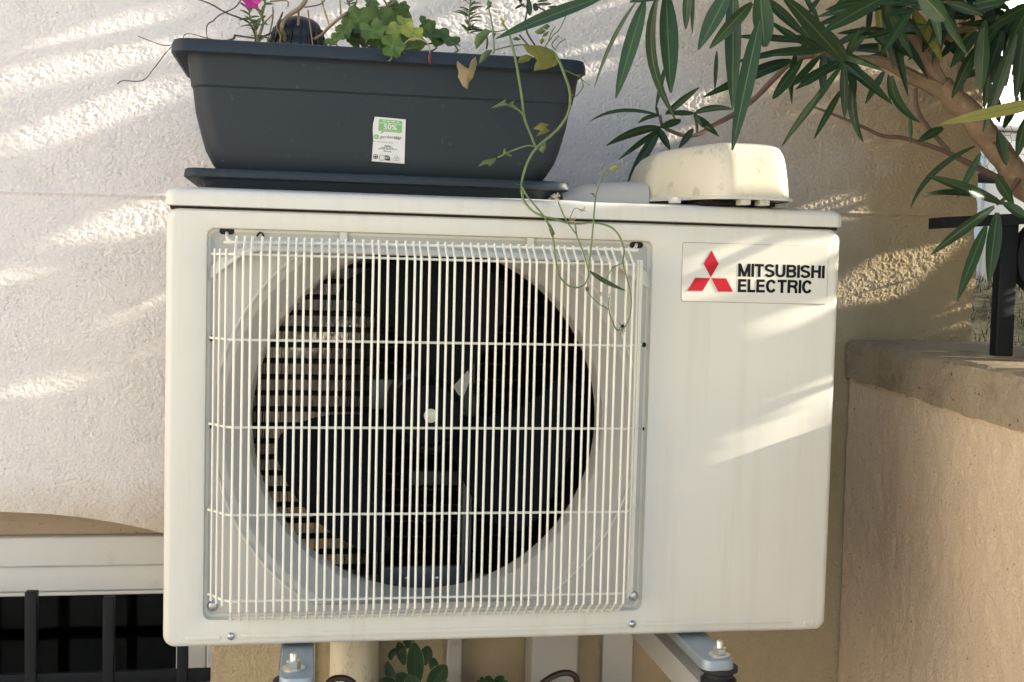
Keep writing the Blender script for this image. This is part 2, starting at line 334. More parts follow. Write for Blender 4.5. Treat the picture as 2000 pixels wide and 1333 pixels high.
# ------------------------------------------------------------------ setting
WY = 0.40                                     # front of the house wall
def fnoise(X, Z, freq, oct_=4, seed=0, gain=0.55, ax=1.0):
    """cheap fractal value noise on arrays"""
    out = np.zeros_like(X); amp = 1.0; tot = 0
    for o in range(oct_):
        rg = np.random.default_rng(seed + o); T = rg.random((256, 256))
        x = X * freq * ax * 2 ** o + 37.1 * o; z = Z * freq * 2 ** o + 11.7 * o
        xi = np.floor(x).astype(int); zi = np.floor(z).astype(int); fx = x - xi; fz = z - zi
        fx = fx * fx * (3 - 2 * fx); fz = fz * fz * (3 - 2 * fz)
        a = T[xi % 256, zi % 256]; b = T[(xi + 1) % 256, zi % 256]; c = T[xi % 256, (zi + 1) % 256]; d = T[(xi + 1) % 256, (zi + 1) % 256]
        out += amp * ((a * (1 - fx) + b * fx) * (1 - fz) + (c * (1 - fx) + d * fx) * fz); tot += amp; amp *= gain
    return out / tot
ZG = P(1750, 419, WY).z; ZG0 = P(150, 378, WY).z
def relief(X, Z):
    """stucco relief in metres, positive = out of the wall"""
    wx = fnoise(X, Z, 30, 2, 50) - .5; wz = fnoise(X, Z, 30, 2, 60) - .5
    Xw = X + wx * .022; Zw = Z + wz * .022
    a = fnoise(Xw, Zw, 330, 1, 1, .55, 0.85)
    a2 = fnoise(X * .8 + .6 * Z, Z, 120, 2, 33, .6, 0.8)
    b = 1 - np.abs(fnoise(Xw + .3 * Zw, Zw, 120, 2, 9, .6, 0.55) * 2 - 1) * 9.0          # trowelled nicks
    k = .35 + 1.2 * fnoise(X, Z, 11, 3, 71); k2 = np.clip(fnoise(X, Z, 26, 3, 81) * 3.2 - 1.35, 0, 1)
    c = fnoise(X, Z, 3.5, 2, 21); grit = np.random.default_rng(5).random(X.shape) - .5
    h = k * (0.0009 * (a - .5) + .0007 * (a2 - .5)) - 0.0016 * k2 * np.clip(b, 0, 1) + .0011 * grit + 0.0010 * (c - .5)
    zl = ZG0 + (ZG - ZG0) * (X + .15) / 1.2
    h += 0.0022 * np.exp(-((Z - zl) / .0016) ** 2) - 0.001 * np.exp(-((Z - zl + .006) / .003) ** 2)
    return h
def axis(lo, hi, dlo, dhi, step, coarse):
    a = np.arange(dlo, dhi + 1e-9, step)
    b = np.linspace(lo, dlo, max(2, int((dlo - lo) / coarse) + 1))[:-1] if lo < dlo - 1e-6 else np.array([])
    c = np.linspace(a[-1], hi, max(2, int((hi - a[-1]) / coarse) + 1))[1:] if hi > a[-1] + 1e-6 else np.array([])
    return np.concatenate([b, a, c])
XJ = P(413, 1300, WY).x                       # right jamb of the window opening
WEND = P(1912, 400, WY).x                     # free end of the house wall
arch_px = [(-400, 1010), (-150, 998), (0, 1000), (90, 1004), (160, 1011), (230, 1022), (290, 1034), (320, 1043), (370, 1062), (413, 1085)]
arch = np.array([(P(x, y, WY).x, P(x, y, WY).z) for x, y in arch_px])
def grid_mesh(xs, T, zlow, ztop):
    X = np.repeat(xs[:, None], len(T), 1); Z = zlow[:, None] + T[None, :] * (ztop - zlow)[:, None]
    Yv = WY - relief(X, Z)
    V = np.stack([X, Yv, Z], -1).reshape(-1, 3); n, m = X.shape
    I = np.arange(n * m).reshape(n, m)
    F = np.stack([I[:-1, :-1], I[1:, :-1], I[1:, 1:], I[:-1, 1:]], -1).reshape(-1, 4)
    return V, F, X, Z, Yv
ST = 0.00145
ZT = 2.3
wall = bpy.data.objects.new('house_wall', None); COL.objects.link(wall); wall.location = (0, WY, 0)
setp(wall, 'rough off-white stucco house wall behind the air conditioner', 'wall')
xa = axis(-2.4, XJ, -0.42, XJ, ST, .12); xa[-1] = XJ
za = np.interp(xa, arch[:, 0], arch[:, 1])
zt_in = P(1000, -30, WY).z + .03
def tparam(z0, z1, zd):
    t = np.linspace(0, (zd - z0) / (z1 - z0), int((zd - z0) / ST)); return np.concatenate([t, np.linspace(t[-1], 1, 8)[1:]])
TA = tparam(float(za.mean()), ZT, zt_in)
Va, Fa, Xa, Za, Ya = grid_mesh(xa, TA, za, np.full_like(xa, ZT))
xb = axis(XJ, WEND, XJ, WEND, ST, .1)
ragg = None
TB = tparam(0.0, ZT, zt_in)
Vb, Fb, Xb, Zb, Yb = grid_mesh(xb, TB, np.zeros_like(xb), np.full_like(xb, ZT))
# uneven free end of the wall
w = np.clip((Vb[:, 0] - (WEND - .02)) / .02, 0, 1)
Vb[:, 0] += w * (fnoise(Vb[:, 2], Vb[:, 2] * 0 + 3.3, 30, 4, 77) - .6) * .018
def np_obj(name, V, F, mat, parent):
    me = bpy.data.meshes.new(name); me.vertices.add(len(V)); me.vertices.foreach_set('co', np.ascontiguousarray(V, dtype=np.float32).ravel())
    me.loops.add(F.size); me.loops.foreach_set('vertex_index', np.ascontiguousarray(F, dtype=np.int32).ravel())
    me.polygons.add(len(F)); me.polygons.foreach_set('loop_start', np.arange(0, F.size, 4, dtype=np.int32)); me.polygons.foreach_set('loop_total', np.full(len(F), 4, dtype=np.int32))
    me.materials.append(mat); me.update(calc_edges=True); me.validate(); me.shade_smooth()
    return link(name, me, parent)
# one stucco face mesh, with returns at arch, jamb and free end
V = np.concatenate([Va, Vb]); F = np.concatenate([Fa, Fb + len(Va)])
def strip(edge, back):
    global V, F
    k = len(V); n = len(edge)
    V = np.concatenate([V, edge, back]); i = np.arange(n - 1)
    F = np.concatenate([F, np.stack([k + i, k + n + i, k + n + i + 1, k + i + 1], -1)])
ea = Va.reshape(len(xa), len(TA), 3)[:, 0]; bk = ea.copy(); bk[:, 1] = WY + .30
ej = Vb.reshape(len(xb), len(TB), 3)[0][::6]; bj = ej.copy(); bj[:, 1] = WY + .30
ee = Vb.reshape(len(xb), len(TB), 3)[-1]; be = ee.copy(); be[:, 1] = WY + .30
# rounded arris on arch
strip(ea, bk); strip(bj, ej); strip(ee, be)
np_obj('stucco_face', V, F, M['wall'], wall)
mk('wall_core', join(box(XJ + .05, WEND - .03, WY + .02, WY + .30, 0, ZT - .01), box(-2.4, XJ + .02, WY + .02, WY + .30, float(za.max()) + .03, ZT - .01)), M['wall'], wall)

# ground
gv = [(-60, -60, 0), (60, -60, 0), (60, 60, 0), (-60, 60, 0)]
g = mk('ground', (gv, [(0, 1, 2, 3)]), M['terrace'], None, False); g['kind'] = 'structure'
# sunlit bounce wall added on the left, out of the picture: it throws the warm light seen on the unit's left edge
gw = mk('bounce_wall', box(-2.9, -2.7, -5.2, 0.3, 0, 2.5, 0.02), M['garden'], None); setp(gw, 'cream plastered wall added unseen at far left to bounce warm light', 'wall')

# ------------------------------------------------------------------ low return wall with concrete cap
XL = PX(1650, 1000, 0).x if False else P(1646, 1000, WY).x
ZC = P(1700, 664, WY - .01).z                 # top of cap
CT = 0.058; ZCAP = ZC
lw = thing('low_wall', (XL + .1, 0, 0), 'peach plastered low wall with concrete capping right of the unit', 'wall')
def lowface():
    ys = np.arange(-1.0, WY, .004); zs = np.arange(0, ZC - CT + .004, .004)
    Y_, Z_ = np.meshgrid(ys, zs, indexing='ij')
    h = .0042 * (fnoise(Y_, Z_ * .6, 75, 3, 5) - .5) + .006 * (fnoise(Y_, Z_, 4, 2, 31) - .5)
    Vv = np.stack([XL - h, Y_, Z_], -1).reshape(-1, 3); n, m = Y_.shape; I = np.arange(n * m).reshape(n, m)
    return Vv, np.stack([I[:-1, :-1], I[:-1, 1:], I[1:, 1:], I[1:, :-1]], -1).reshape(-1, 4)
np_obj('plaster_face', *lowface(), M['low'], lw)
mk('wall_core', box(XL + .012, XL + .22, -1.0, WY - .001, 0, ZC - CT), M['low'], lw)
def capmesh():
    rings = []; ys = np.arange(-1.02, WY - .004, .009)
    for y in ys:
        e = lambda s: float(fnoise(np.array([y]), np.array([s * 1.7]), 26, 4, 90 + s)[0] - .5) * .009
        x0 = XL - .006; ZC = ZCAP - .03 * (WY - y); CT = .058 + .03 * (WY - y)
        rings.append([(x0 + e(0), y, ZC - CT + e(1)), (x0 - .001 + e(2), y, ZC - .014 + e(3)), (x0 + .003 + e(4), y, ZC - .005), (x0 + .012 + e(5), y, ZC + e(6) * .25),
                      (XL + .12, y, ZC + e(7) * .3), (XL + .24, y, ZC), (XL + .26, y, ZC - .01), (XL + .26, y, ZC - CT)])
    return loft(rings)
mk('concrete_cap', capmesh(), M['cap'], lw)

# ------------------------------------------------------------------ window at lower left
FY = WY + .10
win = thing('window', (P(150, 1200, FY).x, FY, 0.02), 'white framed window under the shallow arch, lower left', 'window')
zf0 = P(150, 1046, FY).z; zf1 = P(150, 1103, FY - .0).z; zf2 = P(150, 1151, FY + .012).z
xr = P(345, 1300, FY + .012).x; xl = -1.5; xfr = P(420, 1300, FY).x + .06
def sl(y0px, Y): # small slope as in the photo is carried by perspective only
    return P(150, y0px, Y).z
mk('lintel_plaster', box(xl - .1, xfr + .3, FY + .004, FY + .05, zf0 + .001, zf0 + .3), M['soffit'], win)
mk('head_frame', box(xl, xfr, FY - .012, FY + .05, zf1, zf0, .003), M['pvc'], win)
sash = mk('sash', join(box(xl, xr + .04, FY - .001, FY + .045, zf2, zf1 - .0015, .003), box(xr, xr + .045, FY + .0005, FY + .045, .06, zf2 - .001, .003)), M['pvc'], win)
mk('bead', box(xl, xr - .001, FY + .004, FY + .03, zf2 - .008, zf2 - .0015, .002), M['pvc'], sash)
mk('side_frame', box(xr + .047, xfr, FY - .010, FY + .05, .04, zf1 - .002, .003), M['pvc'], win)
mk('sill', box(xl, xfr, FY - .06, FY + .05, .02, .055, .004), M['pvc'], win)
mk('pane', box(xl, xr + .01, FY + .022, FY + .027, .055, zf2 + .004), M['glass'], win, False)
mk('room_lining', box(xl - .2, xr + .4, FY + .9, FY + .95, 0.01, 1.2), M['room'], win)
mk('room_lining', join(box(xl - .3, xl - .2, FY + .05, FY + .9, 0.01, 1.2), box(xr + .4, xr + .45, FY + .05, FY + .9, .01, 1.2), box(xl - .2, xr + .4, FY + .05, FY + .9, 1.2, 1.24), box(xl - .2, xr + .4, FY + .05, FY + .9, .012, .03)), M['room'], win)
# iron guard in front of the window
GY = WY + .01
gd = thing('window_guard', (P(140, 1330, GY).x, GY, 0.0), 'black iron window guard of square bars below the arch', 'guard')
def bar_at(px, pytop, wpx):
    a = P(px, pytop, GY); w_ = wpx * mpp(GY) / 2
    t = lambda z: (random.uniform(-1, 1) * .0006)
    return box(a.x - w_, a.x + w_, GY - w_, GY + w_, 0.0, a.z, .0012)
for px_, top_, w_ in ((62, 1155, 21), (213, 1166, 20), (358, 1180, 20), (-90, 1150, 21)):
    mk('bar', bar_at(px_, top_, w_), M['iron'], gd)
zr = P(150, 1313, GY).z
mk('rail', box(-1.4, XJ - .002, GY - .004, GY + .004, zr - .02, zr, .001), M['iron'], gd)
mk('rail', box(-1.4, XJ - .002, GY - .004, GY + .004, .06, .08, .001), M['iron'], gd)

# ------------------------------------------------------------------ air conditioner
AW, AH, AD = 0.80, 0.5005, 0.285
Z0 = BZ
ac = thing('air_conditioner', (AW / 2, AD / 2, BZ - .012), 'cream outdoor air conditioner unit with round fan behind a wire grille', 'air conditioner')
q = [P(405, 447, 0), P(1275, 472, 0), P(1252, 1190, 0), P(398, 1212, 0)]
rx0 = (q[0].x + q[3].x) / 2; rx1 = (q[1].x + q[2].x) / 2; rz1 = (q[0].z + q[1].z) / 2; rz0 = (q[2].z + q[3].z) / 2
FC = P(838, 822, .05); FR = 0.2095; cx, cz = FC.x, FC.z
RD = 0.011                                    # recess depth
def rayrect(angs, x0, x1, z0, z1, r):
    out = []
    for a in angs:
        dx, dz = math.cos(a), math.sin(a); lo, hi = 0, 2
        for _ in range(40):
            t = (lo + hi) / 2; x, z = cx + dx * t, cz + dz * t
            ax = max(x0 + r - x, x - (x1 - r), 0); az = max(z0 + r - z, z - (z1 - r), 0)
            ins = (ax * ax + az * az <= r * r) and x0 <= x <= x1 and z0 <= z <= z1
            if ins: lo = t
            else: hi = t
        out.append((cx + dx * lo, cz + dz * lo))
    return out
def corner_angs(x0, x1, z0, z1, r):
    out = []
    for sx, sz, xx, zz in ((1, 1, x1, z1), (-1, 1, x0, z1), (-1, -1, x0, z0), (1, -1, x1, z0)):
        for k in range(7):
            a = math.radians(90 * k / 6); out.append(math.atan2(zz - sz * r + sz * r * math.sin(a) - cz, xx - sx * r + sx * r * math.cos(a) - cx))
    return out
HB = Z0; HT = Z0 + AH - .002
angs = sorted(set([2 * math.pi * i / 144 - math.pi for i in range(144)] + corner_angs(0, AW, HB, HT, .012) + corner_angs(rx0, rx1, rz0, rz1, .008)))
ring = lambda pts, y: [(x, y, z) for x, z in pts]
circ = lambda r, y: [(cx + r * math.cos(a), y, cz + r * math.sin(a)) for a in angs]
def clipc(r, y):
    out = []
    for a, (x, z) in zip(angs, rayrect(angs, rx0 + .0115, rx1 - .0115, rz0 + .0115, rz1 - .0115, .007)):
        q = min(r, math.hypot(x - cx, z - cz)); out.append((cx + q * math.cos(a), y, cz + q * math.sin(a)))
    return out
BR = .009; rings = [ring(rayrect(angs, .0, AW, HB, HT, .014), .03)]
for k in range(6):
    a = math.radians(90 * k / 5); ins = BR * (1 - math.cos(a)); rings.append(ring(rayrect(angs, ins, AW - ins, HB + ins * .7, HT - ins * .45, .014), BR - BR * math.sin(a)))
rings.append(ring(rayrect(angs, rx0 - .004, rx1 + .004, rz0 - .004, rz1 + .004, .012), 0))
rings.append(ring(rayrect(angs, rx0 - .001, rx1 + .001, rz0 - .001, rz1 + .001, .009), .0012))
rings.append(ring(rayrect(angs, rx0, rx1, rz0, rz1, .008), RD))
rings.append(ring(rayrect(angs, rx0 + .003, rx1 - .003, rz0 + .003, rz1 - .003, .007), RD))
fp = mk('front_panel', loft(rings, False, False), M['ac'], ac, True, 28)
rings = [ring(rayrect(angs, rx0 + .002, rx1 - .002, rz0 + .002, rz1 - .002, .007), RD + .0006), ring(rayrect(angs, rx0 + .01, rx1 - .01, rz0 + .01, rz1 - .01, .007), RD + .0006), clipc(FR + .043, RD + .0006)]
rings += [clipc(FR + .0425, RD + .002), clipc(FR + .034, RD + .0035), clipc(FR + .031, RD + .005), clipc(FR + .004, RD + .034)]
rings.append(circ(FR + .001, RD + .045)); rings.append(circ(FR, RD + .058)); rings.append(circ(FR + .004, RD + .058))
mk('fan_shroud', loft(rings, False, False), M['shroud'], fp, True, 20)
mk('bell_mouth', loft([clipc(FR + .0435, RD), clipc(FR + .0422, RD - .0012), clipc(FR + .0405, RD - .0002)], False, False), M['acgrey'], fp)
# pressed ribs at the bottom of the panel
def rib(x0, x1, z, h=.0032):
    return loft([[(a, -d, b) for a, b in rrect(x0 + i, x1 - i, z - h + i, z + h - i, h - i - 1e-5, 5)] for i, d in ((0, -.0006), (.0004, .0008), (.0014, .0013), (.0021, .0014))], False, True)
def xz(px, py, Y=0): a = P(px, py, Y); return a.x, a.z
for a_, b_ in (((362, 1248), (432, 1246)), ((470, 1243), (1226, 1223)), ((1252, 1219), (1548, 1213))):
    x0, z_a = xz(*a_); x1, z_b = xz(*b_); mk('pressed_rib', rib(x0, x1, (z_a + z_b) / 2), M['ac'], fp)
x_, z_ = xz(1580, 1218); mk('pressed_mark', rib(x_ - .008, x_ + .008, z_, .0038), M['ac'], fp)
# sides, base, back rails, divider
mk('side_panel', box(.001, .004, .0305, AD, HB + .001, HT), M['ac'], ac); mk('side_panel', box(AW - .004, AW - .001, .0305, AD, HB + .001, HT), M['ac'], ac)
mk('base_pan', box(.006, AW - .006, .012, AD - .002, HB + .002, HB + .02, .002), M['ac'], ac)
mk('divider', box(.612, .615, .05, AD - .004, HB + .02, HT - .002), M['coiltube'], ac)
mk('back_panel', box(.616, AW - .005, AD - .004, AD - .001, HB + .021, HT - .002), M['ac'], ac)
mk('top_rail', box(.006, .611, .06, AD - .004, HT - .03, HT - .001), M['coiltube'], ac)
sc_ = P(1622, 1068, .05); 
# lid
def lidmesh():
    x0, x1, y0, y1 = -.0015, AW + .0015, -.0025, AD + .006; zb = Z0 + AH + .0004; T = .0215; out = []
    R = lambda i, r: rrect(x0 + i, x1 - i, y0 + i, y1 - i, r, 8)
    prof = [(0.002, 0), (0.0, .0006), (0, .012), (.0008, .0152), (.003, .018), (.008, .0200), (.016, T - .0006), (.03, T), (.034, T + .0016), (.045, T + .002)]
    return loft([[(x, y, zb + h) for x, y in R(i, max(.012 - i * .2, .004))] for i, h in prof], True, True)
mk('lid', lidmesh(), M['ac'], ac, True, 40); LZ = Z0 + AH + .0004 + .0235
mk('seam_shade', box(.004, AW - .004, .006, AD - .002, HT - .001, Z0 + AH + .003), M['black'], ac)  # black block behind the lid seam, gives the gap its shade

# wire guard
GYF = -.034; WR = .00143
gr = link('grille', mesh('grille', *(lambda a: a)(tube([P(443, 455, .012), P(444, 466, -.002), P(452, 473, -.009), P(470, 474, -.010), P(840, 480, -.010), P(1215, 488, -.010), P(1232, 490, -.009), P(1241, 484, -.002), P(1243, 478, .012)], .0019, 8, 3)), M['wire']), ac)
gx0 = P(421, 700, GYF).x; gx1 = P(1257, 700, GYF).x
gz_top = [P(457, 498, GYF).z, P(1232, 515, GYF).z]; zt_w = P(840, 507, GYF).z
zl_ = [P(840, 507, GYF).z, P(840, 670, GYF).z, P(840, 837, GYF).z, P(840, 1004, GYF).z, P(840, 1168, GYF).z]
xs_main = np.linspace(P(456, 700, GYF).x, P(1231, 700, GYF).x, 49)
xs_main = xs_main + RNG.normal(0, .00022, 49)
xls = [xs_main[0] - .0235, xs_main[0] - .0168, xs_main[0] - .0095]; xrs = [xs_main[-1] + .0075, xs_main[-1] + .0132, xs_main[-1] + .0185]
yside = lambda x: GYF + .031 * min(1, max(0, (xs_main[0] - x) / .024)) ** 1.5 + .031 * min(1, max(0, (x - xs_main[-1]) / .019)) ** 1.5
z_hook = P(840, 480, -.010).z
zb_rail = P(840, 1198, -.010).z
# vertical wires: one shared mesh for the main run
ztt = z_hook + .0035
wv_pts = [Vector((0, .0262, z_hook + .0045)), Vector((0, .0237, z_hook)), Vector((0, .006, z_hook - .0115)), Vector((0, .0008, z_hook - .0165))] + [Vector((0, 0, z)) for z in np.linspace(zt_w - .003, zl_[4] - .004, 6)] + [Vector((0, .003, zl_[4] - .010)), Vector((0, .0205, zb_rail + .001)), Vector((0, .025, zb_rail - .003))]
wv_me = mesh('wire', *tube(wv_pts, WR, 8, 2), M['wire'])
for i, x in enumerate(xs_main):
    mw = Matrix.Translation((x, GYF - .0022, 0)) @ Matrix.Rotation(random.gauss(0, .0009), 4, 'Y')
    link('wire', wv_me, gr, mw)
ws_me = mesh('wire', *tube([Vector((0, 0, z)) for z in np.linspace(zt_w + .006, zl_[4] - .006, 6)], WR * .92, 8, 1), M['wire'])
for x in xls + xrs: link('wire', ws_me, gr, Matrix.Translation((x, yside(x) - .0022, 0)))
for k, z in enumerate(zl_):
    pts = []
    xa_, xb_ = xls[0] - .004, xrs[-1] + .003
    for x in list(np.linspace(xa_, xs_main[0], 7)) + list(np.linspace(xs_main[1], xs_main[-2], 12)) + list(np.linspace(xs_main[-1], xb_, 7)): pts.append(Vector((x, yside(x) + .0022, z)))
    if k in (1, 2, 3): pts = [Vector((xa_ - .001, .012, z + .001))] + pts + [Vector((xb_ + .001, .012, z + .001))]
    mk('wire', tube(pts, WR * 1.02, 8, 2), M['wire'], gr)
mk('wire', tube([Vector((xs_main[0] - .003, -.0112, zb_rail)), Vector((cx, -.0112, zb_rail)), Vector((xs_main[-1] + .003, -.0112, zb_rail))], WR * 1.0, 8, 2), M['wire'], gr)
# dark mounting slots in the recess
for px_, py_, w_, h_ in ((443, 452, .0082, .0036), (1243, 479, .0082, .0036), (414, 661, .0028, .0036), (1258, 674, .0022, .003), (413, 834, .0018, .0022), (1257, 838, .0014, .002)):
    x_, z_ = xz(px_, py_, RD); mk('slot', loft([[(a, y, b) for a, b in rrect(x_ - w_, x_ + w_, z_ - h_, z_ + h_, min(w_, h_) * .95, 5)] for y in (RD - .0005, RD + .002)]), M['black'], fp)
# rain guard strip above the fan opening
rgp = [(411, 520), (436, 502), (484, 478), (503, 466), (1176, 487), (1205, 500), (1250, 523), (1268, 535)]
rg2 = [(411, 546), (440, 524), (478, 497), (505, 491), (1170, 511), (1200, 522), (1248, 553), (1268, 566)]
yy = RD - .001
up = [P(a, b, yy) for a, b in rgp]; lo_ = [P(a, b, yy) for a, b in rg2]
fwd = [.003, .005, .014, .017, .017, .014, .005, .003]
V_, F_ = [], []
for i in range(8):
    u0, l0 = up[i], lo_[i]; f1 = fwd[i]
    V_ += [(u0.x, RD + .002, u0.z), (u0.x, RD - .0018, u0.z), (u0.x * .45 + l0.x * .55, RD - f1, u0.z * .45 + l0.z * .55), (l0.x, RD - f1 - .001, l0.z + .001), (l0.x, RD - f1 + .0005, l0.z - .0004), (l0.x, RD + .002, l0.z + .0006)]
for i in range(7):
    for j in range(6): F_.append((i * 6 + j, i * 6 + (j + 1) % 6, (i + 1) * 6 + (j + 1) % 6, (i + 1) * 6 + j))
F_ += [tuple(range(5, -1, -1)), tuple(range(42, 48))]
mk('rain_guard', (V_, F_), M['acgrey'], fp, True, 25)
for px_, py_ in ((671, 463), (1036, 474)):
    x_, z_ = xz(px_, py_, RD - .003); mk('clip', box(x_ - .0045, x_ + .0045, RD - .0045, RD - .0015, z_ - .006, z_ + .008, .0012), M['acgrey'], fp)
mk('cable_loop', tube([P(502, 462, RD - .004), P(507, 455, RD - .006), P(513, 457, RD - .006), P(515, 463, RD - .004)], .0011, 6, 4), M['black'], fp)
# screws
def screw(px, py, Y, R, name='screw'):
    x, z = xz(px, py, Y)
    s = mk(name, lathe([(R, 0), (R, .0006), (R * .93, .0016), (R * .7, .0026), (R * .35, .0031), (.00001, .0032)], (x, Y, z), 'Y', 20), M['steel'], fp)
    a = random.uniform(.2, 1.2)
    cr = []
    for t in (a, a + math.pi / 2):
        d = (math.cos(t), math.sin(t)); n_ = (-d[1], d[0]); l, w2 = R * .45, R * .11
        cr.append(([(x + d[0] * l * i + n_[0] * w2 * j, Y - .00345 + (.0006 if t == a else .00055), z + d[1] * l * i + n_[1] * w2 * j) for i, j in ((-1, -1), (1, -1), (1, 1), (-1, 1))], [(0, 1, 2, 3)]))
    mk('cross_slot', join(*[(v, f) for v, f in cr]), M['black'], s, False)
for a_ in ((415, 1184, RD, .0062), (1237, 1164, RD, .0062), (451, 1243, 0, .0046), (1235, 1219, 0, .0046)): screw(*a_)
sd = P(1624, 1068, .04); mk('side_screw', lathe([(.008, 0), (.008, .003)], (AW - .0005, .06, sd.z), 'Z', 12), M['brown'], ac)

# logo plate
c0 = P(1334, 475, 0); c1 = P(1619, 482, 0); c2 = P(1612, 594, 0); c3 = P(1330, 589, 0)
lx0 = (c0.x + c3.x) / 2; lx1 = (c1.x + c2.x) / 2; lz1 = (c0.z + c1.z) / 2; lz0 = (c2.z + c3.z) / 2
lp = mk('logo_plate', loft([[(a, y, b) for a, b in rrect(lx0 + i, lx1 - i, lz0 + i, lz1 - i, .003, 5)] for i, y in ((0, .0003), (0, -.0008), (.0003, -.0011))]), M['plate'], ac)
edge = [(a, b) for a, b in rrect(lx0 - .0007, lx1 + .0007, lz0 - .0007, lz1 + .0007, .0035, 5)]
mk('plate_edge', loft([[(a, -.0002, b) for a, b in edge], [(a, -.0004, b) for a, b in rrect(lx0, lx1, lz0, lz1, .003, 5)]], False, False), simple('plate_outline', (0.36, 0.32, 0.25), 0.7), lp)  # thin brownish outline around the logo plate
def onface(pp, name, mat, y=-.0016):
    V_ = [P(a, b, 0) for a, b in pp]; n = len(V_)
    return mk(name, ([(v.x, y, v.z) for v in V_] + [(v.x, -.0009, v.z) for v in V_], [tuple(range(n))] + [(i, (i + 1) % n, n + (i + 1) % n, n + i) for i in range(n)]), mat, lp, False)
mark = lambda x, y: (1320 + x / 5.882, 470 + y / 5.882)
for poly in ([(406, 115), (487, 270), (398, 425), (315, 268)], [(218, 430), (392, 432), (302, 580), (128, 578)], [(404, 433), (574, 436), (652, 590), (482, 588)]):
    onface([mark(*p) for p in poly], 'mark_diamond', M['red'])
def bilin(c, u, v):  # c: bl, br, tr, tl
    return (c[0] * (1 - u) + c[1] * u) * (1 - v) + (c[3] * (1 - u) + c[2] * u) * v
def lettering(s, corners, name, mat, parent, surf, bold=.02, space=.92):
    uvs, F = text_mesh(s, bold, space); C = [Vector((*p, 0)) for p in corners]
    V = [surf(bilin(C, u, v)) for u, v in uvs]
    return mk(name, (V, F), mat, parent, False)
face = lambda d: (lambda p: (p.x, -d, p.z))
logo_s = lambda c: (lambda w: (w.x, -.0016, w.z))(P(c.x, c.y, 0))
def arc(cx_, cy_, rx, ry, a0, a1, n=10): return [(cx_ + rx * math.cos(math.radians(a)), cy_ + ry * math.sin(math.radians(a))) for a in np.linspace(a0, a1, n)]
w2 = .112    # half stroke, cap height 1
GL = {'M': (.98, [[(w2, 0), (w2, 1)], [(w2 * 1.1, 1), (.49, 0)], [(.98 - w2 * 1.1, 1), (.49, 0)], [(.98 - w2, 0), (.98 - w2, 1)]]), 'I': (.19, [[(w2, 0), (w2, 1)]]), 'T': (.72, [[(0, 1 - w2 * .9), (.72, 1 - w2 * .9)], [(.36, 0), (.36, 1)]]),
 'S': (.78, [arc(.39, .715, .29, .20, 20, 180, 9) + arc(.40, .72, .30, .195, 190, 262, 5) + arc(.38, .29, .30, .21, 82, 0, 7) + arc(.39, .29, .295, .205, -10, -165, 10)]),
 'U': (.80, [[(w2, 1), (w2, .36)] + arc(.40, .36, .40 - w2, .36 - w2 * .9, 180, 360, 12) + [(.80 - w2, .36), (.80 - w2, 1)]]),
 'B': (.78, [[(w2, 0), (w2, 1)], [(w2, 1 - w2 * .9), (.45, 1 - w2 * .9)] + arc(.45, .73, .225, .185, 90, -90, 9) + [(w2, .54)], [(w2, .5), (.46, .5)] + arc(.46, .295, .235, .205, 90, -90, 9) + [(w2, w2 * .9)]]),
 'H': (.78, [[(w2, 0), (w2, 1)], [(.78 - w2, 0), (.78 - w2, 1)], [(w2, .53), (.78 - w2, .53)]]), 'E': (.68, [[(w2, 0), (w2, 1)], [(w2, 1 - w2 * .9), (.66, 1 - w2 * .9)], [(w2, .52), (.63, .52)], [(w2, w2 * .9), (.68, w2 * .9)]]), 'L': (.62, [[(w2, 0), (w2, 1)], [(w2, w2 * .9), (.62, w2 * .9)]]),
 'C': (.84, [arc(.42, .5, .42 - w2, .5 - w2 * .8, 32, 328, 22)]), 'R': (.80, [[(w2, 0), (w2, 1)], [(w2, 1 - w2 * .9), (.48, 1 - w2 * .9)] + arc(.48, .715, .22, .2, 90, -90, 9) + [(w2, .51)], [(.46, .50), (.63, .40), (.69, .2), (.70, 0)]])}
def word(s, corners):
    V_, F_ = [], []; x = 0; gap = .075; C = [Vector((*mark(*p), 0)) for p in corners]
    W = sum(GL[c][0] + gap for c in s) - gap; lift = 0
    for ch in s:
        for pl in GL[ch][1]:
            lift += 1; pl = [Vector(p) for p in pl]; k = len(V_); n = len(pl)
            for i, p in enumerate(pl):
                d = (pl[min(i + 1, n - 1)] - pl[max(i - 1, 0)]).normalized(); nn = Vector((-d.y, d.x))
                ww = w2 * (.86 if abs(d.x) > .8 else 1.0)
                for sgn in (-1, 1):
                    q = p + nn * ww * sgn; q.y = min(1.0, max(0.0, q.y)) if ch not in 'SCU' else q.y
                    w_ = bilin(C, (x + q.x) / W, q.y); b = P(w_.x, w_.y, 0); V_.append((b.x, -.0014 - .00002 * (lift % 4), b.z))
            F_ += [(k + 2 * i, k + 2 * i + 2, k + 2 * i + 3, k + 2 * i + 1) for i in range(n - 1)]
        x += GL[ch][0] + gap
    mk('lettering', (V_, F_), M['ink'], lp, False)
word('MITSUBISHI', ((710, 415), (1697, 437), (1703, 290), (713, 264))); word('ELECTRIC', ((707, 594), (1562, 611), (1568, 458), (711, 443)))

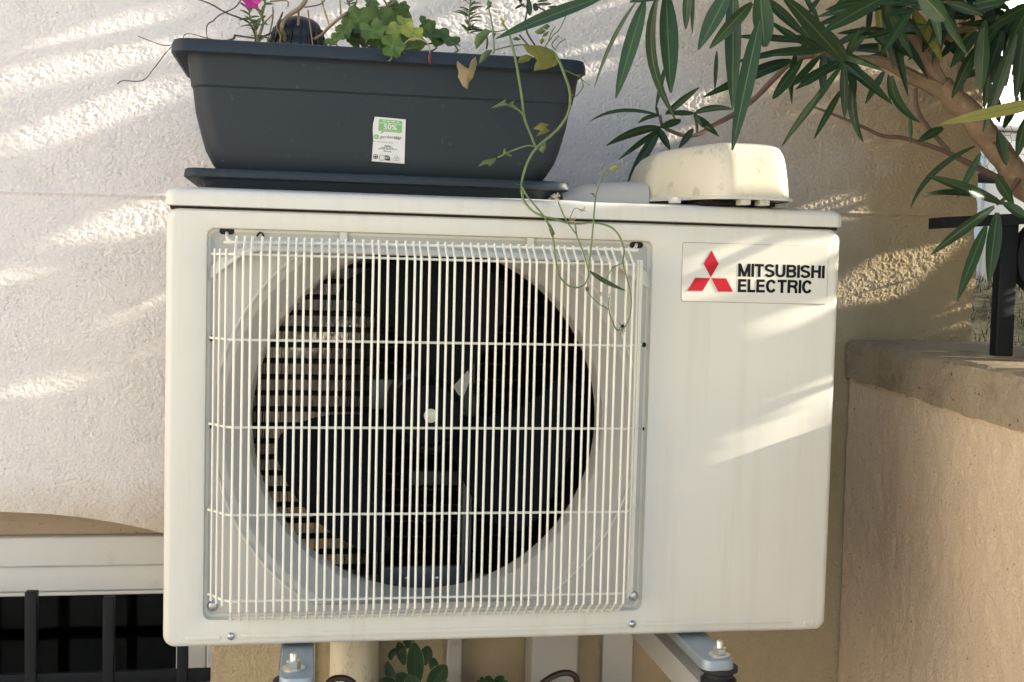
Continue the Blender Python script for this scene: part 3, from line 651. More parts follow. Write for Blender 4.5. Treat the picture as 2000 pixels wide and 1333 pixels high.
# fan
fan = thing('x', (0, 0, 0), 'x', 'x'); bpy.data.objects.remove(fan)
HY = .095; hub = P(841, 812, HY - .03)
fan = mk('fan', lathe([(.001, .032), (.018, .03), (.036, .022), (.043, .01), (.045, -.03), (.04, -.034)], (hub.x, HY, hub.z), 'Y', 28), M['fan'], ac)
mk('fan_nut', join(lathe([(.0085, 0), (.0085, .002), (.004, .0022)], (hub.x, HY - .0318, hub.z), 'Y', 20), lathe([(.0062, 0), (.0062, .0055), (.0035, .006), (.0034, .009), (.001, .0092)], (hub.x, HY - .0335, hub.z), 'Y', 6)), M['zinc'], fan)
def blade(a_mid, span=78):
    V_, F_ = [], []; nr, na = 12, 14
    for k in (0, 1):
        for i in range(nr):
            t = i / (nr - 1); r = .042 + (.150) * t
            sp = math.radians(span * (.62 + .5 * t - .12 * t * t)); lead = math.radians(16 * t * t)
            for j in range(na):
                s = j / (na - 1) - .5
                a = math.radians(a_mid) + lead + s * sp * (1 - .10 * (2 * abs(s)) ** 6 * t)
                rr = r * (1 - .10 * max(0, abs(s) - .36) * t * 4)
                y = HY + .002 + s * (.066 - .016 * t) + .006 * math.cos(s * math.pi) + k * .0024
                V_.append((hub.x + rr * math.cos(a), y, hub.z + rr * math.sin(a)))
        o = k * nr * na
        for i in range(nr - 1):
            for j in range(na - 1):
                f = (o + i * na + j, o + i * na + j + 1, o + (i + 1) * na + j + 1, o + (i + 1) * na + j)
                F_.append(f if k else tuple(reversed(f)))
    o = nr * na; bd = [j for j in range(na)] + [i * na + na - 1 for i in range(1, nr)] + [(nr - 1) * na + j for j in range(na - 2, -1, -1)] + [i * na for i in range(nr - 2, 0, -1)]
    for a, b in zip(bd, bd[1:] + bd[:1]): F_.append((a, b, b + o, a + o))
    return V_, F_
for a_ in (78, 207, 325): mk('blade', blade(a_), M['fan'], fan, True, 50)

# motor with its bracket
MY = .165
mot = mk('motor_support', join(*[box(P(a, 900, MY).x, P(b, 900, MY).x, MY - .004, MY + .012, HB + .02, P(800, t, MY).z, .001) for a, b, t in ((733, 741, 985), (745, 751, 982), (905, 916, 600), (919, 923, 600))]), M['innersteel'], ac)
p0 = P(741, 1152, MY - .01); p1 = P(905, 1104, MY - .01)
mk('foot_plate', box(p0.x, p1.x, MY - .014, MY - .006, HB + .02, p1.z, .003), M['innersteel'], mot)
for px_ in (795, 853): x_, z_ = xz(px_, 1132, MY - .014); mk('rivet', lathe([(.0042, 0), (.004, .001), (.0015, .0018), (.0001, .0019)], (x_, MY - .014, z_), 'Y', 12), M['steel'], mot)
mk('cross_plate', box(P(815, 1, MY).x, P(925, 1, MY).x, MY - .006, MY + .004, P(850, 948, MY).z, P(850, 918, MY).z, .002), M['coiltube'], mot)
mk('cross_plate', box(P(740, 1, MY).x, P(925, 1, MY).x, MY - .004, MY + .004, P(850, 800, MY).z, P(850, 742, MY).z, .002), M['innersteel'], mot)
mk('motor', lathe([(.058, -.05), (.062, -.045), (.062, .012), (.055, .022), (.03, .03), (.012, .032), (.012, .05)], (hub.x + .012, MY, hub.z + .0), 'Y', 28), M['coiltube'], mot)
cp = [P(a, b, MY - .03) for a, b in ((882, 704), (905, 712), (921, 735), (905, 776), (890, 770), (874, 745), (872, 720))]
mk('terminal_cover', loft([[(v.x, y, v.z) for v in cp] for y in (MY - .02, MY - .03)]), M['acgrey'], mot)
x_, z_ = xz(904, 728, MY - .03); mk('rivet', lathe([(.004, 0), (.0036, .0016), (.0001, .002)], (x_, MY - .03, z_), 'Y', 12), M['steel'], mot)
# coil
CY0, CY1 = .228, .258
coil = mk('coil', join(box(.006, .0105, CY0 - .004, CY1 + .004, HB + .02, HT - .03), box(.602, .608, CY0 - .004, CY1 + .004, HB + .02, HT - .03)), M['galv'], ac)
V_, F_ = [], []
for x in np.arange(.012, .600, .0015):
    x2 = x + random.gauss(0, .00016); k = len(V_); ys_ = np.linspace(CY0, CY1, 5); off = (0, .00028, -.00026, .00028, 0)
    for y_, o_ in zip(ys_, off): V_ += [(x2 + o_ + random.gauss(0, .0001), y_, HB + .02), (x2 + o_ + random.gauss(0, .0001), y_, HT - .032)]
    F_ += [(k + 2 * q_, k + 2 * q_ + 2, k + 2 * q_ + 3, k + 2 * q_ + 1) for q_ in range(4)]
fin = mk('fins', (V_, F_), M['fins'], coil, False); fin['kind'] = 'stuff'
zc = HB + .03; tm = mesh('tube_row', *join(tube([Vector((.011, 0, 0)), Vector((.601, 0, 0))], .0038, 8, 1), box(.011, .601, -.0126, -.0116, -.0012, .0012)), M['coiltube'])
while zc < HT - .04:
    link('tube_row', tm, coil, Matrix.Translation((0, (CY0 + CY1) / 2, zc))); zc += .0216

# steel feet with bolts
def foot(pxs, bolt, name='foot'):
    zt = BZ - .004; bl = PZ(pxs[0], pxs[2], zt); br = PZ(pxs[1], pxs[2], zt); yf = (bl.y + br.y) / 2; x0, x1 = bl.x, br.x
    pts = rrect(x0, x1, yf, .1, .012, 6)
    ft = mk(name, loft([[(x, y, zt - .012) for x, y in pts], [(x, y, zt - .003) for x, y in pts], [((x - (x0 + x1) / 2) * .97 + (x0 + x1) / 2, y + .0008, zt - .0008) for x, y in pts], [((x - (x0 + x1) / 2) * .93 + (x0 + x1) / 2, y + .002, zt) for x, y in pts]]), M['galv'], ac)
    b = PZ(bolt[0], bolt[1], zt + .002)
    mk('washer', lathe([(.0125, 0), (.0125, .0016), (.006, .0018)], (b.x, b.y, zt), 'Z', 24), M['zinc'], ft)
    mk('nut', lathe([(.0078, 0), (.0082, .0006), (.0082, .0066), (.0074, .0075), (.004, .0076)], (b.x, b.y, zt + .0018), 'Z', 6), M['zinc'], ft)
    mk('bolt', lathe([(.0043, 0), (.0043, .0145), (.0036, .0155), (.0001, .0155)], (b.x, b.y, zt + .002), 'Z', 14), M['zinc'], ft)
    return b, zt, x0, x1, yf
fL = foot((545, 613, 1326), (573, 1303)); fR = foot((1374, 1440, 1291), (1405, 1277))

# wall brackets with rubber mounts
for (b, zt, x0, x1, yf), lab, off in ((fL, 'white steel bracket under the left end of the unit', 0), (fR, 'white steel bracket under the right end of the unit', 0)):
    br = thing('support_bracket', (b.x, WY - .01, zt - .3), lab, 'bracket', 'brackets carrying the air conditioner')
    zb = zt - .036; w = .021; x = b.x + .002
    mk('arm', join(box(x - w, x + w, -.14, WY - .002, zb - .0026, zb, .0008), box(x - w, x - w + .0026, -.14, WY - .003, zb - .035, zb - .0026), box(x + w - .0026, x + w, -.14, WY - .003, zb - .035, zb - .0026)), M['paintarm'], br)
    mk('arm_slot', box(x - .004, x + .004, -.128, -.10, zb - .0005, zb + .0006), M['black'], br)
    mk('wall_plate', box(x - w - .003, x + w + .003, WY - .012, WY - .004, zb - .28, zb + .03, .001), M['paintarm'], br)
    mk('brace', hexa([(x - .012, -.02, zb - .045), (x + .012, -.02, zb - .045), (x + .012, WY - .012, zb - .27), (x - .012, WY - .012, zb - .27), (x - .012, -.02, zb - .03), (x + .012, -.02, zb - .03), (x + .012, WY - .012, zb - .25), (x - .012, WY - .012, zb - .25)]), M['paintarm'], br)
    mk('rubber_mount', lathe([(.019, 0), (.021, .004), (.021, .008), (.017, .012), (.017, .016), (.022, .019), (.022, .0235), (.02, .0239)], (b.x, b.y, zb + .0002), 'Z', 24), M['rubber'], br)

# ------------------------------------------------------------------ pipe trunking
def trunking(pxl, pxr, dep, lab, name='pipe_trunking', mat='hood', rnd=.012, top=None):
    x0, x1 = P(pxl, 1300, WY - dep).x, P(pxr, 1300, WY - dep).x; zt = BZ + .12 if top is None else top
    pts = [(x0, WY - .004), (x0, WY - dep + rnd)] + [(x0 + rnd * (1 - math.cos(a)), WY - dep + rnd * (1 - math.sin(a))) for a in np.linspace(0, math.pi / 2, 7)][1:] + [(x1 - rnd * (1 - math.sin(a)), WY - dep + rnd * (1 - math.cos(a))) for a in np.linspace(0, math.pi / 2, 7)] + [(x1, WY - .004)]
    o = mk(name, loft([[(x, y, z) for x, y in pts] for z in (0.0, zt)]), M[mat], None); setp(o, lab, 'trunking')
trunking(645, 742, .06, 'cream rounded pipe trunking behind the left bracket', rnd=.026)
trunking(873, 902, .02, 'narrow grey cable trunking between the two pipe covers', 'cable_trunking', 'trunk', .003)
trunking(1038, 1130, .055, 'pale square pipe trunking left of the right bracket', mat='trunk', rnd=.006)

# hood on top of the unit
def hood():
    pl = [P(1560, 392, -.012), P(1412, 392, -.012)]
    x1, xm = pl[0].x - .003, pl[1].x; x0 = P(1256, 392, .10).x; zb = LZ + .007; yb = .19; yf = -.006
    out = []
    def seg(a, b, n): return [(a[0] + (b[0] - a[0]) * i / n, a[1] + (b[1] - a[1]) * i / n) for i in range(n)]
    base = seg((x1, yb), (x1, yf + .02), 6)
    base += [(x1 - .02 + .02 * math.cos(a), yf + .02 - .02 * math.sin(a)) for a in np.linspace(0, math.pi / 2, 6)]
    base += seg((x1 - .03, yf), (xm + .014, yf), 6)
    base += [(xm + .014 - .014 * t, yf + .004 * t * t + .004 * t) for t in np.linspace(0, 1, 4)]
    base += seg((xm - .006, yf + .014), (x0 + .012, .085), 10)
    base += [(x0 + .012 - .012 * math.sin(a), .085 + .014 * (1 - math.cos(a)) + .006 * math.sin(a)) for a in np.linspace(0, math.pi / 2, 5)]
    base += seg((x0, .115), (x0, yb), 5) + [(x0, yb)]
    HT_ = P(1460, 276, .02).z - zb
    def Hx(x): t = (x - x0) / (x1 - x0); return HT_ * (.90 + .10 * min(1, max(0, t / .5)))
    c = ((x0 + x1) / 2 + .02, .11); rings = []
    for s, hf in ((1.0, 0), (.988, .12), (.965, .35), (.935, .58), (.895, .76), (.83, .89), (.74, .965), (.58, .995), (.36, 1.0)):
        rings.append([(c[0] + (x - c[0]) * (s if x < c[0] else 1 - (1 - s) * .75), c[1] + (y - c[1]) * s, zb + Hx(c[0] + (x - c[0]) * s) * hf) for x, y in base])
    lip = [[(c[0] + (x - c[0]) * k, c[1] + (y - c[1]) * k, zb + dz) for x, y in base] for k, dz in ((1.0, -.0012), (1.045, -.0012), (1.048, .0004), (1.045, .0022), (1.0, .0022))]
    return loft(rings, True, True), loft(lip, False, False), zb, x0, xm, x1, yf
hg, lipg, hzb, hx0, hxm, hx1, hyf = hood()
hd = thing('pipe_cover', ((hx0 + hx1) / 2, .09, LZ), 'cream plastic pipe cover lying on the right of the unit', 'pipe cover')
mk('dome', hg, M['hood'], hd, True, 60); mk('flange', lipg, M['hoodlip'], hd)
for px_ in (1326, 1455, 1492):
    a = P(px_, 400, -.004); mk('clip', box(a.x - .006, a.x + .006, -.008 if px_ > 1400 else .006, .012 if px_ > 1400 else .02, LZ - .0005 , hzb - .0005, .001), M['hoodlip'], hd)
mk('underside', box(hx0 + .05, hx1 - .012, .024, .17, LZ + .0002, hzb - .0015), M['black'], hd)  # black block filling the gap below the cover, stands in for its shade
a0 = P(1115, 390, .13).x
def ductring(x, k=1.0):
    h = (P(1180, 358, .13).z - LZ) * k
    return [(x, .12 + .035 * math.cos(t) * -1, LZ + .001 + h * math.sin(t) ** .55) for t in np.linspace(0.0, math.pi, 13)]
dk = thing('duct_elbow', ((a0 + hx0) / 2, .12, LZ), 'grey curved duct piece between flower pot saucer and pipe cover', 'duct')
mk('elbow', loft([ductring(a0 - .02, .45), ductring(a0, .72), ductring(a0 + .012, .84), ductring(a0 + .03, .9)]), M['trunk'], dk)
mk('sleeve', loft([ductring(a0 + .027, .93), ductring(a0 + .05, .98), ductring(hx0 + .004, 1.04)]), M['trunk'], dk)

# ------------------------------------------------------------------ planter with saucer
PYF = .022                                    # front plane of the planter rim
SAU = thing('saucer', (.36, .125, LZ), 'dark grey plastic saucer under the long flower box', 'saucer')
sx0, sx1 = P(355, 340, .028).x, P(1118, 360, .028).x
def rloft(levels, yc, cap=True):   # (x0,x1,hy,z,r)
    return loft([[(x, y, z) for x, y in rrect(a, b, yc - h, yc + h, r, 6)] for a, b, h, z, r in levels], True, cap)
YC = .128
szt = (P(355, 327, .028).z + P(1118, 355, .028).z) / 2; 
szl = szt - .0105
sb0, sb1 = sx0 + .018, sx1 - .018
lv = [(sb0 + .004, sb1 - .004, .078, LZ + .0005, .02), (sb0, sb1, .083, szl + .0005, .02), (sx0 + .004, sx1 - .004, .096, szl, .016), (sx0 + .0006, sx1 - .0006, .0995, szl + .0006, .018), (sx0, sx1, .1, szl + .0016, .018), (sx0 + .0012, sx1 - .0012, .0988, szt - .0016, .018), (sx0 + .0026, sx1 - .0026, .0974, szt, .017), (sx0 + .008, sx1 - .008, .092, szt + .0004, .016), (sx0 + .013, sx1 - .013, .087, szt - .006, .014), (sb0 + .006, sb1 - .006, .076, LZ + .004, .018)]
mk('dish', rloft(lv, YC), M['planter'], SAU, True, 50)
PL = thing('planter', (.36, YC, LZ + .0045), 'dark grey rectangular plastic flower box with a white price label', 'planter')
rx0_, rx1_ = P(330, 95, PYF).x, P(1151, 125, PYF).x
zr1 = (P(740, 93, PYF).z); zr0 = P(740, 124, PYF).z
bz = [(P(740, y, PYF + .02).z) for y in (124, 183, 186, 232, 282, 328)]
bl = [P(x, 160, PYF + .02).x for x in (362, 370, 372, 378, 391, 411)]; brr = [P(x, 160, PYF + .02).x for x in (1135, 1125, 1122, 1116, 1104, 1082)]
hy = .1055
zbot = LZ + .0045
lv = [(bl[5] + .022, brr[5] - .022, .060, zbot, .02), (bl[5] + .016, brr[5] - .016, .064, zbot + .004, .022), (bl[5], brr[5], .0725, bz[5], .023), ((bl[5] + bl[4]) / 2 - .0015, (brr[5] + brr[4]) / 2 + .0015, .0757, (bz[5] + bz[4]) / 2, .023), (bl[4], brr[4], .0775, bz[4], .024), (bl[3], brr[3], .0825, bz[3], .024), (bl[2] + .0006, brr[2] - .0006, .0865, bz[2] - .0005, .022), (bl[1], brr[1], .0885, bz[1], .022), (bl[0], brr[0], .0945, bz[0] + .004, .02),
      (rx0_ + .004, rx1_ - .004, hy - .003, zr0 + .001, .018), (rx0_, rx1_, hy, zr0 + .003, .02), (rx0_ + .0006, rx1_ - .0006, hy - .0006, zr1 - .006, .02), (rx0_ + .0025, rx1_ - .0025, hy - .0025, zr1 - .0012, .019), (rx0_ + .006, rx1_ - .006, hy - .006, zr1, .016), (rx0_ + .016, rx1_ - .016, hy - .016, zr1 - .002, .014), (bl[0] + .004, brr[0] - .004, .089, zr1 - .02, .018), (bl[1] + .005, brr[1] - .005, .082, zr1 - .05, .018)]
mk('box', rloft(lv, YC), M['planter'], PL, True, 32)
SOILZ = zr1 - .03
mk('soil', rloft([(bl[0] + .004, brr[0] - .004, .088, SOILZ - .01, .018), (bl[0] + .003, brr[0] - .003, .089, SOILZ, .018)], YC), M['soil'], PL)
# label on the front of the box
FZ = [(zbot + .004, .064), (bz[5], .0725), ((bz[5] + bz[4]) / 2, .0757), (bz[4], .0775), (bz[3], .0825), (bz[2], .0865), (bz[1], .0885)]
def pfront(z): return YC - float(np.interp(z, [a for a, b in FZ], [b for a, b in FZ]))
def onpot(px, py, off):
    p = P(px, py, .045)
    for _ in range(4): p = P(px, py, pfront(p.z))
    return Vector((p.x, p.y - off, p.z))
lbl = lambda x, y: (700 + x / 11.108, 210 + y / 11.108)
uvs = [(u, v) for v in np.linspace(0, 1, 7) for u in np.linspace(0, 1, 5)]
LC = [Vector((*lbl(288, 1170), 0)), Vector((*lbl(998, 1228), 0)), Vector((*lbl(1025, 265), 0)), Vector((*lbl(355, 205), 0))]
LV = []
for u, v in uvs:
    c = bilin(LC, u, v); cl = -28 / 11.1 * math.sin(min(1, max(0, (v - .5) / .5)) * math.pi * .9) * (1 - u) if v < .99 else 0
    LV.append(onpot(c.x + cl, c.y, .0006))
pl_ = mk('price_label', (LV, [(i * 5 + j, i * 5 + j + 1, i * 5 + j + 6, i * 5 + j + 5) for i in range(6) for j in range(4)]), M['paper'], PL)
ps = lambda off: (lambda c: onpot(c.x, c.y, off))
def ppoly(pp, mat, off=.0011, name='print'):
    mk(name, ([onpot(*lbl(*p), off) for p in pp], [tuple(range(len(pp)))]), mat, pl_, False)
ppoly([(445, 262), (470, 255), (930, 300), (950, 320), (935, 545), (915, 560), (560, 528), (482, 582), (510, 522), (450, 515), (432, 495)], M['green'])
def ptext(s, c, mat, off=.0015, bold=.0, sp=1.0): lettering(s, [lbl(*p) for p in c], 'print', mat, pl_, ps(off), bold, sp)
ptext('50%', ((545, 478), (832, 500), (838, 390), (550, 368)), M['paper'], bold=.02)
ptext('de plastique recycle', ((470, 512), (910, 548), (912, 520), (472, 486)), M['paper'])
ptext('garden', ((465, 690), (770, 700), (775, 620), (468, 610)), M['inkgrey'], .0012)
ptext('star', ((775, 692), (925, 712), (935, 640), (780, 625)), M['ink'], .0012)
def pdash(c, n, mat, off=.0013):
    C = [Vector((*p, 0)) for p in c]; u = 0; rg = random.Random(n)
    ws = [rg.uniform(.5, 1.5) for _ in range(n)]; tot = sum(ws) + .3 * (n - 1)
    for w_ in ws:
        q_ = [bilin(C, a / tot, b) for a, b in ((u, .2), (u + w_, .2), (u + w_, .75), (u, .75))]; ppoly([(p.x, p.y) for p in q_], mat, off); u += w_ + .3
def disc(cx_, cy_, r, mat, off=.0011, hole=0):
    o = [(cx_ + r * math.cos(t), cy_ + r * math.sin(t)) for t in np.linspace(0, 2 * math.pi, 21)[:-1]]
    if not hole: ppoly(o, mat, off); return
    i_ = [(cx_ + hole * math.cos(t), cy_ + hole * math.sin(t)) for t in np.linspace(0, 2 * math.pi, 21)[:-1]]
    V_ = [onpot(*lbl(*p), off) for p in o + i_]; mk('print', (V_, [(k, (k + 1) % 20, 20 + (k + 1) % 20, 20 + k) for k in range(20)]), mat, pl_, False)
pdash(((520, 312), (880, 340), (882, 310), (524, 282)), 4, M['paper'])
pdash(((450, 352), (930, 388), (932, 362), (452, 324)), 5, M['paper'])
pdash(((490, 885), (755, 905), (757, 880), (492, 858)), 5, M['inkgrey'])
pdash(((425, 912), (825, 930), (827, 905), (427, 885)), 6, M['inkgrey'])
disc(388, 640, 52, M['green']); disc(384, 640, 22, M['paper'], .0014, 12)
ptext('FR - Polypropylene recycle', ((332, 755), (745, 790), (747, 762), (334, 730)), M['ink'], .0012)
ptext('Auchan', ((560, 850), (705, 862), (707, 832), (562, 818)), M['ink'], .0012, .03)
ptext('Made in Italy', ((545, 968), (708, 982), (710, 952), (547, 938)), M['ink'], .0012, .02)
disc(372, 1072, 50, M['ink'], .0011, 38); disc(372, 1075, 22, M['ink'], .0011)
ppoly([(575, 1045), (640, 1045), (680, 1085), (680, 1160), (570, 1150), (590, 1100)], M['ink']); disc(510, 1095, 62, M['ink'], .0011, 56)
disc(624, 1100, 30, M['paper'], .0014, 18)
for a_ in (90, 210, 330): disc(818 + 34 * math.cos(math.radians(a_)), 1115 - 34 * math.sin(math.radians(a_)), 36, M['inkgrey'], .0011, 30)

# ------------------------------------------------------------------ leaf builders
def ribbon(b, c, t, width, facing, fold=.18, n=9, prof='lance', twist=0.0):
    """leaf blade along a quadratic curve b-c-t, with a folded midrib and real uv"""
    V_, UV = [], []
    for i in range(n + 1):
        s = i / n; p = b * (1 - s) ** 2 + c * 2 * s * (1 - s) + t * s * s
        d = ((c - b) * (1 - s) + (t - c) * s).normalized()
        nrm = facing - d * facing.dot(d); nrm.normalize()
        nrm = Matrix.Rotation(twist * (s - .5), 3, d) @ nrm
        sd = d.cross(nrm)
        if prof == 'lance': w_ = (math.sin(math.pi * min(s * .94 + .04, 1) ** .9) ** .75) * (1 - .12 * s)
        elif prof == 'oval': w_ = math.sin(math.pi * (.03 + .95 * s) ** 1.25) ** .6
        else: w_ = min(1, s * 6 + .4) * (1 - s ** 3)
        w_ = max(w_, .03) * width / 2
        for k in (-1, -.5, 0, .5, 1):
            V_.append(p + sd * (w_ * k) + nrm * (abs(k) * w_ * fold * 2 - w_ * fold)); UV.append((s, .5 + k * .5))
    F_ = [(i * 5 + j, i * 5 + j + 1, i * 5 + j + 6, i * 5 + j + 5) for i in range(n) for j in range(4)]
    return V_, F_, UV
def leafobj(name, g, mat, parent):
    V_, F_, UV = g; o0 = sum(V_, Vector()) / len(V_)
    me = mesh(name, [v - o0 for v in V_], F_, mat, True, None); ul = me.uv_layers.new(name='UVMap')
    for l in me.loops: ul.data[l.index].uv = UV[l.vertex_index]
    return link(name, me, parent, Matrix.Translation(o0))
def pleaf(parent, bx, by, tx, ty, wpx, Y0, Y1=None, ctrl=None, mat='oleander', roll=None, sag=.0, name='leaf', prof='lance', fold=.14):
    Y1 = Y0 if Y1 is None else Y1
    b, t = P(bx, by, Y0), P(tx, ty, Y1)
    c = P(ctrl[0], ctrl[1], (Y0 + Y1) / 2 - sag) if ctrl else (b + t) / 2 + Vector((0, -sag, .03 * (b - t).length))
    r = random.uniform(-.5, .5) if roll is None else roll
    fc = (CAM - (b + t) / 2).normalized(); d = (t - b).normalized(); fc = Matrix.Rotation(r, 3, d) @ fc
    w_ = wpx * mpp((Y0 + Y1) / 2) / max(math.cos(r), .45)
    return leafobj(name, ribbon(b, c, t, w_, fc, fold, 9, prof, random.uniform(-.35, .35)), M[mat], parent)
def polyleaf(parent, pp, Y, mat, bulge=.006, ruff=.004, name='leaf'):
    V_ = [P(x, y, Y + random.uniform(-1, 1) * ruff) for x, y in pp]; n = len(V_)
    c = sum(V_, Vector()) / n; c = c + (CAM - c).normalized() * bulge
    mid = [(v + c) / 2 + (CAM - c).normalized() * (bulge * .5 + random.uniform(-1, 1) * ruff * .5) for v in V_]
    F_ = [(i, (i + 1) % n, n + (i + 1) % n, n + i) for i in range(n)] + [(n + i, n + (i + 1) % n, 2 * n) for i in range(n)]
    UV = [(.5 + .5 * math.cos(6.28 * i / n), 0.02) for i in range(n)] + [(.5, .3 + .15 * (i % 2)) for i in range(n)] + [(.5, .4)]
    return leafobj(name, (V_ + mid + [c], F_, UV), M[mat], parent)

# ------------------------------------------------------------------ oleander
ol = thing('oleander', (1.75, .28, 0), 'green oleander shrub with long narrow leaves overhanging from the right', 'shrub')
OY = .20
tr = mk('trunk', tube([(1.75, .28, 0.0), (1.62, .27, .25), (1.42, .25, .52)] + [P(x, y, OY) for x, y in ((2060, 445), (2000, 367), (1963, 312), (1921, 258), (1892, 219), (1860, 192), (1838, 165))], [.026, .024, .021, .0190, .0185, .018, .018, .0175, .016, .015], 12, 4, .04), M['bark'], ol)
def br(pp, r, mat='bark', Y=OY, wob=.06): return mk('branch', stroke(pp, Y, r, 8, 4, wob), M[mat], tr)
br([(1866, 196), (1821, 168), (1782, 152), (1744, 129), (1705, 119), (1664, 117)], [20, 17, 15, 13, 11, 8])
br([(1845, 175), (1824, 135), (1827, 95), (1843, 58), (1847, 19), (1848, -40)], [16, 14, 13, 11, 10, 9])
br([(1832, 160), (1798, 97), (1776, 65), (1750, 32), (1728, 8), (1700, -50)], [15, 13, 13, 11, 10, 9])
br([(1746, 128), (1734, 75), (1718, 26), (1708, -30)], [11, 10, 9, 8])
br([(1824, 74), (1873, 60), (1937, 49), (2000, 42), (2060, 34)], [8, 7.5, 7, 7, 6])
br([(1846, 66), (1862, 77)], [9, 8])
br([(1587, 208), (1640, 229), (1685, 248), (1724, 266), (1769, 271), (1840, 294), (1885, 316), (1937, 342), (1955, 352)], [2.2, 3, 3.5, 4, 4.5, 5, 6, 7, 7], 'twig')
br([(1789, 172), (1790, 206), (1805, 239), (1840, 281), (1853, 296)], [3, 4, 4.5, 5, 5], 'twig')
br([(1612, 222), (1622, 214)], [2.5, 1.5], 'twig')
br([(1664, 117), (1600, 108), (1550, 119), (1511, 155), (1473, 194), (1434, 223), (1395, 245), (1363, 263), (1331, 264), (1296, 248), (1289, 226)], [7, 6.5, 6, 6, 5.5, 5.5, 5, 4.5, 4, 3.5, 3], 'twig', .29)
br([(1363, 263), (1360, 240), (1356, 224)], [3.5, 3, 2.5], 'twig', .29)
br([(1880, 20), (1878, 110), (1872, 200)], [7, 7, 8], 'twig', .33)
br([(1985, 300), (1960, 285), (1940, 280)], [3, 3, 2.5], 'twig', .18)
br([(1947, 400), (1965, 385), (1990, 350)], [3, 4, 6], 'twig', .18)
